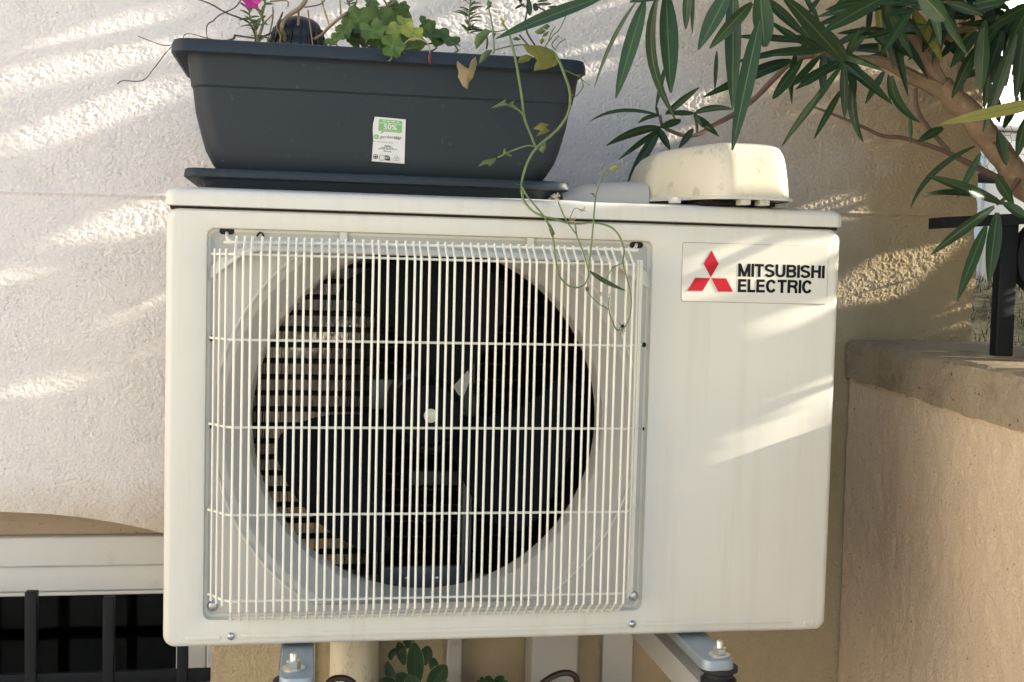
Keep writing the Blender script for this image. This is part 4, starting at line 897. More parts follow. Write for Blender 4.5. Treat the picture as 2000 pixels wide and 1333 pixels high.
LV_ = [  # bx by tx ty w Yb Yt [ctrl] [mat]
 (1258, 4, 1203, 192, 32, -.05, -.07), (1241, 6, 1161, 171, 9, -.05, -.02, (1190, 75)), (1302, -12, 1310, 182, 40, -.05, -.09), (1284, -6, 1320, 234, 22, -.03, .0, (1245, 110)),
 (1345, -25, 1339, 58, 20, -.02, -.02), (1353, -25, 1352, 66, 9, .0, .0), (1424, -18, 1364, 98, 36, -.06, -.06), (1469, 6, 1386, 95, 28, -.1, -.08), (1432, -20, 1431, 212, 35, .0, -.02),
 (1484, -24, 1494, 92, 42, -.12, -.12, None, 'oleander', 'oval'), (1484, 40, 1430, 294, 36, -.14, -.16), (1490, -5, 1576, 74, 22, .04, .06, None, 'oleander2'), (1648, 121, 1524, -12, 36, .04, -.06), (1729, -6, 1606, 64, 34, .0, -.03),
 (1570, 82, 1434, 72, 15, .1, .06), (1604, 100, 1487, 110, 17, .1, .06), (1570, 93, 1430, 124, 14, .12, .1, None, 'oleander2'), (1545, 118, 1432, 163, 26, .12, .08, None, 'oleander2'), (1532, 125, 1374, 190, 22, .14, .1, None, 'oleander2'),
 (1568, 116, 1509, 193, 22, .1, .08, None, 'oleander', 'oval'), (1602, 110, 1540, 175, 15, .12, .1), (1642, 119, 1554, 175, 21, .1, .08, None, 'oleander2'), (1640, 120, 1575, 168, 14, .13, .14, None, 'oleander2'), (1646, 126, 1550, 259, 15, .08, .05), (1648, 124, 1650, 233, 19, .08, .1, None, 'oleander2'),
 (1670, 138, 1686, 278, 20, .12, .12, (1652, 215), 'oleander2'), (1642, 178, 1590, 272, 15, .14, .12), (1727, 139, 1690, 203, 16, .15, .16), (1735, 146, 1739, 198, 10, .16, .16), (1742, 148, 1798, 240, 20, .12, .14, (1738, 205)),
 (1749, 58, 1688, 76, 14, .12, .1), (1780, 20, 1722, 108, 20, .08, .06), (1793, -14, 1846, 40, 40, -.02, -.04, None, 'oleander', 'oval'), (1712, -2, 1612, 20, 18, .02, .0), (1783, 22, 1730, 30, 14, .06, .06, None, 'oleander2'),
 (1910, 62, 1856, 133, 24, .12, .1, None, 'oleander2'), (1908, 92, 1859, 192, 26, .13, .14), (1922, 56, 1915, 183, 32, .1, .12), (1958, 60, 1928, 150, 28, .14, .14, None, 'oleander2'), (1984, 68, 1920, 258, 28, .08, .1, None, 'oleander2'), (2000, 60, 1984, 198, 28, .1, .1, None, 'oleander2'),
 (2012, 10, 1932, 56, 26, .0, -.02), (1950, 258, 1966, 324, 24, .14, .14, None, 'oleander2'), (2004, 230, 1986, 308, 24, .14, .14), (1904, 286, 1778, 408, 13, .12, .1, (1806, 328)), (1915, 300, 1871, 386, 16, .12, .12), (1957, 398, 1810, 344, 24, .06, .02), (1948, 388, 1802, 383, 14, .08, .06, (1850, 366), 'oleander2'),
 (1946, 346, 1980, 402, 24, .1, .1), (1942, 404, 1818, 498, 24, .02, .0), (1926, 442, 1869, 589, 26, .03, .0), (1948, 416, 1931, 554, 32, .04, .02), (2004, 424, 1955, 395, 22, .02, .03), (1778, 228, 1779, 282, 10, .14, .14, None, 'oleander2'), (1842, 250, 1792, 278, 20, .14, .12), (1600, 182, 1526, 288, 13, .0, .06),
 (1289, 226, 1150, 239, 8, .29, .31, (1205, 200)), (1290, 250, 1184, 285, 18, .29, .26, (1240, 250)), (1290, 252, 1207, 313, 12, .29, .3), (1288, 255, 1226, 356, 22, .29, .27), (1284, 250, 1309, 294, 16, .29, .28, None, 'oleander2'), (1300, 224, 1366, 171, 15, .28, .25), (1356, 222, 1432, 214, 14, .28, .26, (1392, 205)), (1356, 226, 1404, 267, 16, .28, .28, None, 'oleander2'), (1354, 252, 1326, 290, 15, .28, .28, None, 'oleander2'), (1356, 222, 1300, 222, 12, .28, .27), (1289, 226, 1246, 242, 9, .29, .28, (1262, 226)), (1286, 228, 1281, 204, 6, .29, .28), (1330, 236, 1286, 250, 16, .29, .27),
 (1356, 222, 1372, 250, 9, .28, .24), (1300, 128, 1280, 215, 10, .24, .26, None, 'oleander2'), (1400, 100, 1396, 178, 9, .16, .18, None, 'oleander2'), (1860, -4, 1760, 6, 18, .02, .0), (1660, -10, 1620, 28, 14, .1, .1), (1570, -8, 1600, 40, 12, .12, .12, None, 'oleander2'), (1604, -8, 1576, 30, 10, .12, .12), (1900, 8, 1990, -6, 22, .04, .02), (1850, 6, 1920, 30, 22, .1, .08, None, 'oleander2'), (1900, 20, 1960, 8, 20, .12, .1, None, 'oleander2'), (1835, 10, 1870, 60, 20, .14, .14, None, 'oleander2'), (1178, -6, 969, 76, 26, -.06, -.08), (1236, -2, 1290, -14, 14, -.06, -.06), (1230, 4, 1330, -8, 12, -.06, -.06),
 (1750, 20, 1800, 70, 18, .14, .14, None, 'oleander2'), (1700, 60, 1740, 100, 16, .15, .15, None, 'oleander2'), (1630, 90, 1690, 60, 14, .16, .15, None, 'oleander2'), (1770, 10, 1740, 80, 15, .16, .18, None, 'oleander2'), (1960, 250, 1990, 190, 18, .2, .2, None, 'oleander2'), (1940, 180, 1952, 240, 22, .16, .18, None, 'oleander2'),
 (1925, 40, 1908, 150, 26, .14, .16, None, 'oleander2'), (1950, 30, 1940, 165, 26, .15, .17, None, 'oleander2'), (1972, 50, 1965, 170, 22, .17, .18, None, 'oleander2'), (1940, 20, 1900, 110, 22, .16, .16, None, 'oleander2'), (2006, 20, 1962, 110, 24, .12, .12), (1990, 10, 1950, 90, 20, .15, .15, None, 'oleander2'), (2010, 90, 1996, 210, 24, .14, .14, None, 'oleander2'), (1936, 110, 1922, 215, 20, .18, .19, None, 'oleander2'),
 (1560, 84, 1500, 40, 12, .13, .12, None, 'oleander2'), (1570, 88, 1520, 50, 12, .12, .10), (1660, 118, 1700, 172, 14, .13, .15, None, 'oleander2'), (1655, 116, 1620, 60, 14, .1, .08)]
for a_ in LV_:
    pleaf(ol, *a_[:7], ctrl=a_[7] if len(a_) > 7 else None, mat=a_[8] if len(a_) > 8 else 'oleander', prof=a_[9] if len(a_) > 9 else 'lance')
hubs = [(1648, 122, .12), (1604, 104, .13), (1745, 60, .18), (1785, 20, .17), (1830, 60, .22), (1850, 10, .2), (1712, 10, .18), (1900, 40, .2), (1940, 60, .2), (1985, 50, .18), (1770, 100, .22), (1965, 20, .15), (1880, -5, .15), (1560, 100, .16), (1690, 60, .2), (1990, 120, .22), (1730, -8, .12), (1920, 10, .22), (1820, 5, .12)]
for hx_, hy_, Yh in hubs:
    a0_ = random.uniform(0, 6.28)
    for k in range(random.randint(4, 6)):
        a = a0_ + k * 2.2 + random.gauss(0, .3); l = random.uniform(75, 135); dy = math.sin(a) * .75 + .25
        bx, by = hx_ + random.gauss(0, 5), hy_ + random.gauss(0, 5); tx, ty = bx + l * math.cos(a), by + l * dy
        if ty > 205 or (tx < 1500): continue
        pleaf(ol, bx, by, tx, ty, random.uniform(12, 24), Yh, Yh + random.uniform(-.05, .04), ctrl=((bx + tx) / 2 + random.gauss(0, 8), (by + ty) / 2 - random.uniform(0, 12)), mat=random.choice(['oleander2'] * 13 + ['oleander'] * 8 + ['yellowleaf']), roll=random.uniform(-.9, .9))
# crown beyond the picture: unseen rest of the shrub, added as shade with gaps carved for the sun streaks
lit = []      # (point on surface, clear radius) the sun reaches
def litline(a, b, Y, rad, n=6):
    for i in range(n + 1): lit.append((P(a[0] + (b[0] - a[0]) * i / n, a[1] + (b[1] - a[1]) * i / n, Y), rad))
for a_, b_, r2 in (((330, 40), (180, 66), .008), ((300, 115), (120, 150), .008), ((60, 152), (0, 165), .007), ((60, 98), (0, 108), .006), ((330, 165), (280, 182), .007), ((260, 230), (60, 275), .012), ((330, 405), (200, 440), .011), ((250, 480), (70, 520), .014), ((310, 590), (110, 630), .012), ((320, 680), (60, 770), .014), ((200, 750), (20, 772), .012),
                  ((1690, 560), (1780, 520), .011), ((1750, 515), (1820, 470), .013), ((1650, 440), (1740, 415), .012), ((1600, 405), (1640, 395), .012), ((1720, 590), (1790, 562), .010), ((1530, 165), (1640, 140), .010), ((1350, 205), (1420, 190), .012), ((1300, 268), (1400, 262), .010), ((1100, 20), (1000, 40), .012), ((1200, 80), (1150, 100), .011), ((1170, 130), (1140, 150), .012), ((700, 40), (640, 60), .012), ((960, 30), (900, 50), .013), ((690, 655), (650, 665), .013)):
    lit.append((P((a_[0] + b_[0]) / 2, (a_[1] + b_[1]) / 2, WY), r2 * (1.0 if a_[0] < 1250 else .72)))
for a_, b_, r2 in (((1606, 740), (1600, 812), .0045), ((1640, 600), (1480, 650), .006), ((1630, 505), (1560, 512), .008), ((1440, 565), (1340, 585), .007), ((1560, 480), (1420, 505), .006)):
    litline(a_, b_, 0, r2)
for a_, b_, r2 in (((1440, 330), (1430, 320), .012), ((1535, 330), (1525, 360), .012), ((1470, 385), (1520, 385), .006), ((1320, 340), (1300, 350), .02), ((1350, 350), (1370, 320), .02)):
    litline(a_, b_, .01, r2)
ZCP = ZC
for px_, py_, n_ in ((1700, 672, 3), (1760, 681, 3), (1840, 688, 3), (1830, 696, 4), (1900, 708, 4), (1920, 717, 3), (1960, 728, 2)):
    for k in range(n_):
        q_ = PZ(px_ + 28 * k, py_ + 2 * k, ZC - .008); q_ = PZ(px_ + 28 * k, py_ + 2 * k, ZC - .03 * (WY - q_.y)); lit.append((q_, .009))
LP_ = np.array([tuple(p) for p, r in lit]); LR = np.array([r for p, r in lit]); S_ = np.array(SUN)
def blocked(c, rad):
    d = c - LP_; t = d @ S_; perp = np.linalg.norm(d - t[:, None] * S_, axis=1)
    return bool(((perp < LR + rad) & (t > .1)).any())
CV, CF, CUV = [], [], []
cnt = 0; tries = 0
while cnt < 6800 and tries < 26000:
    tries += 1
    if random.random() < .8:      # leaves set on sun rays to shade the wall and unit
        tg = np.array([random.uniform(-.4, 1.0), random.choice([WY, 0.0, random.uniform(-.2, WY), random.gauss(0, .06)]), random.uniform(.3, 1.4)]); xx = random.uniform(1.36, 2.35)
        c = tg + S_ * ((xx - tg[0]) / S_[0])
    else: c = np.array([random.uniform(1.36, 2.5), random.uniform(-.50, .50), random.uniform(.60, 2.15)])
    L_ = random.uniform(.10, .155); d = Vector((random.gauss(0, .6), random.gauss(0, .5), random.uniform(-1, .35))).normalized()
    ok = True
    for s in (-.42, -.2, 0, .2, .42):
        if blocked(c + np.array(d) * L_ * s, .007): ok = False; break
    if not ok: continue
    fc = Vector((random.gauss(0, .7), random.gauss(-.3, .6), 1)); cc = Vector(c)
    g = ribbon(cc - d * L_ / 2, cc + Vector((0, 0, .012)), cc + d * L_ / 2, random.uniform(.018, .028), fc, .14, 4)
    k = len(CV); CV += g[0]; CF += [tuple(i + k for i in f) for f in g[1]]; CUV += g[2]; cnt += 1
def inframe(v, m=40):
    q = RM.transposed() @ (Vector(v) - CAM)
    if q.y < .05: return False
    x, y = 1000 + FPX * q.x / q.y, 666.5 - FPX * q.z / q.y
    return -m < x < 2000 + m and -m < y < 1333 + m
oc = 0; tries = 0  # leaves added above the view to darken the right side
while oc < 2600 and tries < 20000:
    tries += 1
    c = np.array([random.uniform(.62, 1.9), random.uniform(-1.05, .36), random.uniform(1.08, 1.95)])
    if random.random() > min(1, max(.0, (c[0] - .6) / .5)): continue
    L_ = random.uniform(.10, .155); d = Vector((random.gauss(-.2, .6), random.gauss(-.2, .5), random.uniform(-1, .2))).normalized(); cc = Vector(c)
    a, b = cc - d * L_ / 2, cc + d * L_ / 2
    if inframe(a) or inframe(b) or inframe(cc) or any(blocked(c + np.array(d) * L_ * s, .007) for s in (-.42, 0, .42)): continue
    g = ribbon(a, cc + Vector((0, 0, .012)), b, random.uniform(.02, .03), Vector((random.gauss(0, .6), random.gauss(-.4, .6), 1)), .14, 4)
    k = len(CV); CV += g[0]; CF += [tuple(i + k for i in f) for f in g[1]]; CUV += g[2]; oc += 1
me = mesh('shade_crown', CV, CF, M['oleander'], True, None); ul = me.uv_layers.new(name='UVMap')
uvarr = np.array(CUV, dtype=np.float32); idx = np.empty(len(me.loops), dtype=np.int32); me.loops.foreach_get('vertex_index', idx); ul.data.foreach_set('uv', uvarr[idx].ravel())
cr_ = link('shade_crown', me, ol); cr_['kind'] = 'stuff'
for k in range(60):
    a = Vector((random.uniform(1.75, 1.95), random.uniform(-.1, .35), random.uniform(.7, 1.1))); b = Vector((random.uniform(1.7, 2.4), random.uniform(-.45, .4), random.uniform(1.5, 2.2)))
    bp_ = spline([Vector((1.755, .28, .03 + .005 * k)), a, (a + b) / 2, b], 8)
    if any(blocked(np.array(v), .012) for v in bp_): continue
    mk('branch', tube([Vector((1.755, .28, .03 + .005 * k)), a, (a + b) / 2 + Vector((random.uniform(-.06, .06), 0, .05)), b], [.014, .011, .008, .004], 7, 3), M['bark'], tr)
# long striped leaf of a second plant
sp_ = thing('striped_plant', (1.34, -.46, 0), 'plant with one long yellow-green striped leaf crossing the oleander trunk', 'plant')
leafobj('leaf', ribbon(P(2075, 192, .02), P(1950, 216, .02), P(1836, 243, .03), .0165, (CAM - P(1900, 220, .02)).normalized(), .12, 12, 'lance'), M['striped'], sp_)
for k in range(5):
    a = Vector((1.34, -.46, .35)); d_ = Vector((random.uniform(-.02, .3), random.uniform(-.35, .0), .3)); 
    leafobj('leaf', ribbon(a, a + d_ * .7, a + d_ + Vector((d_.x * .4, d_.y * .4, -.1)), .016, Vector((0, -1, .5)), .12, 10), M['striped'], sp_)
mk('stem', tube([(1.34, -.46, 0), (1.35, -.45, .4), (1.33, -.2, .95), P(2120, 184, .0), P(2075, 192, .02)], [.008, .007, .005, .004, .003], 7, 4), M['stem'], sp_)

# ------------------------------------------------------------------ railing on the low wall
pb = PZ(1955, 690, ZC); RY = pb.y
rl = thing('iron_railing', (pb.x, RY, ZC), 'black iron railing with scroll standing on the concrete capping', 'railing')
hw = 20 * mpp(RY); pt = P(1956, 425, RY)
mk('post', box(pb.x - hw, pb.x + hw, RY - hw * .7, RY + hw * .7, ZC - .004, pt.z - .003, .002), M['iron'], rl)
ra, rb = P(1826, 437, RY), P(2000, 428, RY)
e_ = (rb - ra) / (rb.x - ra.x)
mk('top_bar', hexa([(x, y, ra.z + e_.z * (x - ra.x) + dz) for dz in (-.007, .0075) for x, y in ((ra.x, RY - .016), (ra.x + .9, RY - .016), (ra.x + .9, RY + .016), (ra.x, RY + .016))]), M['iron'], rl, False)
sc0 = P(2040, 505, RY); R0 = 62 * mpp(RY)
mk('scroll', join(*[loft([[(sc0.x + (R0 + dr) * math.cos(t), RY + dy, sc0.z + (R0 + dr) * 1.15 * math.sin(t)) for dr, dy in ((-.006, -.009), (.006, -.009), (.006, .009), (-.006, .009))] for t in np.linspace(0, 2 * math.pi, 40)])]), M['iron'], rl)
mk('post', box(pb.x + .86, pb.x + .86 + 2 * hw, RY - hw * .7, RY + hw * .7, ZC - CT, pt.z + .001, .002), M['iron'], rl)

# bank of dry grass, netting fence and white tank beyond the wall's end
bkV = []; nx_, ny_ = 46, 60
for i in range(nx_):
    for j in range(ny_):
        x = WEND - .25 + 2.2 * i / (nx_ - 1); y = WY + .31 + 1.4 * j / (ny_ - 1)
        z = ZC - .03 + .11 * min(1, (y - WY - .3) / .35) + .02 * math.sin(9 * x + 5 * y) + random.uniform(-.006, .006); bkV.append((x, y, z))
bank = mk('bank', (bkV, [(i * ny_ + j, (i + 1) * ny_ + j, (i + 1) * ny_ + j + 1, i * ny_ + j + 1) for i in range(nx_ - 1) for j in range(ny_ - 1)]), M['grass'], None); bank['kind'] = 'structure'
gV, gF = [], []
for _ in range(5000):
    x = random.uniform(WEND - .2, WEND + .9); y = random.uniform(WY + .33, WY + .9); z = ZC - .03 + .11 * min(1, (y - WY - .3) / .35) + .02 * math.sin(9 * x + 5 * y)
    h = random.uniform(.008, .028); a = random.uniform(0, 6.28); w_ = .0012; k = len(gV); lx, ly = random.gauss(0, .008), random.gauss(0, .008)
    gV += [(x - w_ * math.cos(a), y - w_ * math.sin(a), z - .004), (x + w_ * math.cos(a), y + w_ * math.sin(a), z - .004), (x + lx, y + ly, z + h)]; gF.append((k, k + 1, k + 2))
gs = mk('grass', (gV, gF), M['grass'], None, False); setp(gs, 'short dry sunlit grass on the bank behind the railing', 'grass', kind='stuff')
NY = WY + .75
nf = thing('netting_fence', (P(1955, 300, NY).x, NY, ZC + .05), 'hexagonal wire netting fence behind the oleander trunk', 'fence')
nx0, nx1 = P(1900, 200, NY).x, P(2080, 200, NY).x; nz0, nz1 = P(1950, 335, NY).z, P(1950, -40, NY).z
s_ = 9.5 * mpp(NY); segs = set(); 
def hexc(i, j): return (nx0 + i * s_ * 1.75, nz0 + (j + .5 * (i % 2)) * s_ * 2.0)
gsn = []
for i in range(int((nx1 - nx0) / (s_ * 1.75)) + 1):
    for j in range(int((nz1 - nz0) / (s_ * 2)) + 1):
        x, z = hexc(i, j); hx = [(x + s_ * 1.15 * math.cos(math.radians(60 * k)), z + s_ * 1.15 * math.sin(math.radians(60 * k))) for k in range(6)]
        for k in range(6):
            a, b = hx[k], hx[(k + 1) % 6]; key = tuple(sorted(((round(a[0], 3), round(a[1], 3)), (round(b[0], 3), round(b[1], 3)))))
            if key in segs: continue
            segs.add(key); gsn.append(tube([Vector((a[0], NY, a[1])), Vector((b[0], NY, b[1]))], .00062, 4, 1))
net = mk('netting', join(*gsn), M['netting'], nf); 
mk('fence_rail', box(nx0 - .02, nx1 + .1, NY - .01, NY + .01, nz0 - .028, nz0 - .006, .002), M['iron'], nf)
mk('fence_post', box(nx1, nx1 + .03, NY - .012, NY + .012, ZC, nz1, .002), M['iron'], nf)
TY = NY + .25
t0, t1 = P(1925, 246, TY), P(2060, 352, TY)
tk = thing('storage_box', ((t0.x + t1.x) / 2, TY, ZC + .05), 'white storage box standing behind the wire netting', 'box')
mk('body', box(t0.x, t1.x + .3, TY, TY + .3, ZC + .04, t0.z - .012, .008), M['white'], tk); mk('lid', box(t0.x - .008, t1.x + .31, TY - .01, TY + .31, t0.z - .010, t0.z + .004, .004), M['white'], tk)

nh = thing('white_backdrop', (6.2, 6.5, 0), 'white house shape added far behind the netting as bright background', 'house')  # turned to the sun, added so the gap behind the netting shows white
hr = Matrix.Translation((6.2, 6.5, 0)) @ Matrix.Rotation(.75, 4, 'Z')
def hp(name, g, mat, par=nh): return mk(name, ([hr @ Vector(v) for v in g[0]], g[1]), mat, par)
hwl = hp('wall', box(-4.5, 4.5, 0, 6, 0, 4.6, .02), M['white'])
hp('roof', hexa([(-4.9, -.4, 4.6), (4.9, -.4, 4.6), (4.9, 6.4, 4.6), (-4.9, 6.4, 4.6), (-4.0, 2.9, 6.2), (4.0, 2.9, 6.2), (4.0, 3.1, 6.2), (-4.0, 3.1, 6.2)]), simple('roof_tile', (0.35, 0.16, 0.09), .8, var=.3))
for x in (1.2, 3.0): hp('window', box(x, x + .9, -.02, .05, 1.0, 2.3, .02), M['room'])

# ------------------------------------------------------------------ plants in the flower box
DY = .11
twg = thing('dry_plant', (P(540, 88, DY).x, DY, SOILZ), 'leggy dry plant of bare twigs at the left of the flower box', 'plant')
T1 = [([(378, -4), (411, 8), (441, 25), (467, 35), (484, 43), (493, 55), (500, 74), (502, 92)], [1.3, 1.5, 1.6, 1.8, 2, 2, 2.2, 2.4], 'darktwig'), ([(473, -4), (459, 15), (432, 28), (422, 35), (417, 41), (406, 48), (403, 63), (407, 82)], [1, 1.2, 1.3, 1.2, 1.2, 1.2, 1, .8], 'darktwig'),
 ([(357, 80), (361, 68), (376, 67), (404, 75), (434, 80), (456, 76), (459, 70), (476, 72), (498, 75)], [.8, .8, .8, .9, 1, 2, 2.2, 2, 2], 'darktwig'), ([(599, -4), (587, 15), (561, 33), (550, 54), (556, 70), (556, 96)], [4.5, 4.5, 4, 3.6, 3.6, 3.6], 'paletwig'),
 ([(583, 18), (581, 55), (563, 80), (556, 92)], [2.4, 2.4, 2.2, 2], 'paletwig'), ([(582, 55), (586, 92)], [2.2, 2], 'paletwig'), ([(601, 20), (607, 61), (611, 90)], [1.4, 1.4, 1.2], 'paletwig'), ([(576, 92), (598, 83), (626, 70), (644, 52), (667, 33), (687, 24), (716, 18), (755, 13), (770, 4)], [3, 3.2, 3.2, 3.2, 3, 2.4, 2, 1.6, 1.2], 'paletwig'),
 ([(515, 44), (500, 92)], [2.6, 3], 'paletwig'), ([(520, 46), (515, 44), (508, 24), (496, 7), (490, -4)], [2.4, 2.4, 2.4, 2.2, 2], 'paletwig'), ([(533, 13), (532, 42), (520, 92)], [1.2, 1.6, 1.8], 'paletwig'), ([(498, 80), (509, 74), (537, 59), (552, 24)], [2, 2, 2, 1.6], 'darktwig'), ([(515, 46), (531, 30)], [1.6, 1.2], 'paletwig'),
 ([(666, 33), (664, 0)], [1.8, 1.3], 'paletwig'), ([(666, 33), (692, 14), (697, -4)], [1.8, 1.6, 1.2], 'paletwig'), ([(595, 15), (625, 9), (636, -2)], [1.4, 1.4, 1.2], 'darktwig'), ([(528, 3), (560, 2), (562, 14)], [1.8, 1.6, 1.4], 'paletwig'), ([(596, 100), (592, 84), (575, 88)], [2, 2, 1.5], 'paletwig'),
 ([(229, 165), (240, 158), (278, 158), (300, 135), (326, 101), (350, 78)], [1.1, 1, 1, 1, 1.1, 1.3], 'darktwig'), ([(270, 71), (315, 88), (336, 88), (360, 82)], [.8, 1, 1, 1], 'darktwig'), ([(544, 94), (548, 72), (540, 50), (552, 30)], [1.5, 1.6, 1.5, 1.3], 'paletwig')]
for pp, r, m_ in T1: mk('twig', stroke([(x, y, DY + random.uniform(-.012, .012)) for x, y in pp], DY, r, 6, 4, .08), M[m_], twg)
mk('dry_sprig', stroke([(627, -4), (632, 15), (640, 40), (644, 55)], DY, [1.2, 1.6, 2, 2], 6, 4, .5), M['drystem'], twg)
def sprig(parent, pts, Y, n, L, W, mat='purslane', stemm='stem', leafy=1.0):
    ps_ = spline([P(x, y, Y) for x, y in pts], 8); mk('stem', tube(ps_, .0011, 6, 1), M[stemm], parent)
    for i in range(n):
        b = ps_[int(len(ps_) * leafy * i / n) % len(ps_)]; a = random.uniform(0, 6.28)
        d = Vector((math.cos(a), math.sin(a) * .7, random.uniform(-.1, .9))).normalized(); l = L * random.uniform(.7, 1.2)
        leafobj('leaf', ribbon(b, b + d * l * .5 + Vector((0, 0, .001)), b + d * l - Vector((0, 0, l * .15)), W * random.uniform(.8, 1.2), Vector((random.gauss(0, .4), -.7, .7)), .2, 5, 'lance'), M[mat], parent)
fp_ = thing('flowering_sprig', (P(505, 88, DY).x, DY - .01, SOILZ), 'small leafy sprig with a magenta flower among the twigs', 'plant')
sprig(fp_, [(505, 92), (498, 55), (487, 30), (492, 2), (496, -20)], DY - .01, 26, .016, .0042, leafy=.75)
sprig(fp_, [(500, 60), (512, 30), (520, -6)], DY - .02, 20, .016, .004)
for k in range(6):
    a = 6.28 * k / 6; c = P(492, 2, DY - .02); d = Vector((math.cos(a), -.35, math.sin(a)))
    leafobj('petal', ribbon(c, c + d * .005, c + d * .0115, .009, Vector((0, -1, .2)), -.1, 5, 'oval'), M['petal'], fp_)
bk_ = thing('net_pot', (P(582, 88, DY + .04).x, DY + .035, SOILZ), 'small black net pot turned upside down in the flower box', 'pot')
c = P(582, 88, DY + .035); R1 = 62 * mpp(DY + .04); h1 = P(582, 21, DY).z - SOILZ
prof = []
for i in range(23):
    t = i / 22; r = R1 * (1 - .42 * t ** 1.6) * (1 if t < .86 else math.sqrt(max(0.05, 1 - ((t - .86) / .145) ** 2))); prof.append((r + (.0016 if (i % 4) < 2 and t < .9 else 0), h1 * t))
prof.append((.0005, h1))
mk('basket', lathe(prof, (c.x, DY + .035, SOILZ), 'Z', 36), M['basket'], bk_, True, 30)
for i in range(20):
    a = 6.28 * i / 20; pts = [Vector((c.x + (r + .0012) * math.cos(a + k * .02), DY + .035 + (r + .0012) * math.sin(a + k * .02), SOILZ + h)) for k, (r, h) in enumerate(prof[:20:3])]
    mk('rib', tube(pts, .0013, 5, 1), M['basket'], bk_)
# geranium
ge = thing('geranium', (P(740, 92, DY).x, DY, SOILZ), 'geranium with scalloped yellow-green leaves in the middle of the flower box', 'plant')
def gleaf(px, py, rpx, Y, tilt, az, mat='geranium', curl=.35):
    r = rpx * 1.25 * mpp(Y); c = P(px, py, Y); n = 28; V_, UV = [c - c], [(.5, .47)]
    for k in (1, 2, 3):
        for i in range(n):
            a = 2 * math.pi * i / n; gap = 1 - .55 * math.exp(-((abs(a - math.pi)) / .28) ** 2) * (k / 3)
            rr = r * k / 3 * (1 + (.10 * math.cos(5 * a) + .05 * math.cos(15 * a + 1)) * (k / 3) ** 2) * gap
            z = curl * r * (k / 3) ** 2 * (.35 + .45 * math.cos(5 * a + 1.3) + random.uniform(-.15, .15))
            V_.append(Vector((rr * math.cos(a), rr * math.sin(a), z))); UV.append((.5 + .4 * k / 3, .5 + (.02 if (i % 6 == 0) else .12 + .1 * k)))
    R3 = Matrix.Rotation(az, 3, 'Z') @ Matrix.Rotation(tilt, 3, 'X') @ Matrix.Rotation(random.uniform(0, 6.28), 3, 'Z')
    V_ = [c + R3 @ v for v in V_]
    F_ = [(0, 1 + i, 1 + (i + 1) % n) for i in range(n)] + [(1 + (k - 1) * n + i, 1 + k * n + i, 1 + k * n + (i + 1) % n, 1 + (k - 1) * n + (i + 1) % n) for k in (1, 2) for i in range(n)]
    leafobj('leaf', (V_, F_, UV), M[mat], ge)
    mk('stalk', tube([c, c + Vector((random.uniform(-.01, .01), .012, -.015)), P(735 + random.uniform(-20, 20), 96, DY + .01)], .0011, 6, 4), M['stem'], ge)
for a_ in ((700, 40, 24, .1, 1.2, -.3), (672, 64, 20, .09, 1.0, -.7), (655, 78, 16, .08, .8, -.6), (745, 44, 26, .08, 1.25, .2), (728, 60, 20, .06, 1.1, -.2), (766, 90, 19, .008, 1.45, .1), (792, 52, 18, .09, 1.0, .5, 'geraniumy'), (806, 64, 17, .05, 1.1, .2, 'geraniumy'), (834, 56, 19, .09, 1.2, .6), (846, 72, 22, .08, 1.0, .4), (874, 76, 22, .08, .8, .5), (800, 84, 24, .08, 1.3, 0), (776, 26, 20, .11, 1.2, .2), (775, 62, 18, .06, .9, .1, 'geraniumy'), (700, 76, 18, .1, 1.3, 0), (738, 82, 16, .07, 1.3, .3), (790, 14, 9, .1, 1.2, .5), (726, 8, 12, .1, 1.0, .1)): gleaf(*a_)
for pp, r in (([(712, 94), (702, 72), (696, 54)], [4, 3.5, 3]), ([(732, 94), (728, 70), (732, 60)], [3, 3, 2.5]), ([(726, 94), (716, 60), (730, 30), (768, 8)], [2.4, 2.2, 2, 1.6])): mk('stalk', stroke(pp, DY - .01, r, 7, 4, .1), M['twig'], ge)
mk('withered_flower', stroke([(728, 58), (734, 66), (730, 76)], DY - .03, [3, 5, 2], 7, 4, .4), M['drystem'], ge)
mk('stalk', stroke([(784, 94), (796, 80), (812, 76), (828, 80), (837, 88), (840, 106)], .02, [1.6, 1.5, 1.4, 1.3, 1.2, 1.2], 6, 5), M['drystem'], ge)
mk('bud', stroke([(840, 104), (840, 112), (840, 120), (841, 127)], .014, [1.5, 4.5, 3.5, .5], 8, 3), M['petal'] if False else simple('dark_red_bud', (0.09, 0.015, 0.02), 0.5), ge)
sprig(ge, [(700, 30), (682, 10), (672, -14)], DY, 26, .013, .003); sprig(ge, [(760, 20), (752, 4), (740, -12)], DY, 14, .013, .003)
# upright sprig
us = thing('narrow_leaf_sprig', (P(930, 92, DY).x, DY, SOILZ), 'sprig with narrow whorled leaves beside the weed stem', 'plant')
sprig(us, [(914, 66), (916, 40), (918, 14), (922, -20)], DY, 46, .019, .0034, leafy=1.0)
mk('stem', stroke([(916, 58), (930, 58), (946, 62), (952, 80), (950, 96)], DY, [1.8, 2, 2, 2, 2], 6, 4), M['darktwig'], us)
us2 = thing('dark_leaf_sprig', (P(1030, 95, DY).x, DY, SOILZ), 'thin dark stem with oval leaves at the right of the flower box', 'plant')
for pp in ([(1026, 40), (1030, 16), (1029, -6)], [(1026, 40), (1030, 65), (1044, 88), (1050, 100)], [(1014, 68), (1024, 80), (1038, 96)], [(1045, 10), (1058, 18), (1074, 25)], [(1029, 14), (1020, 10), (1015, 2)]): mk('stem', stroke(pp, .10, 1.7, 6, 4), M['darktwig'], us2)
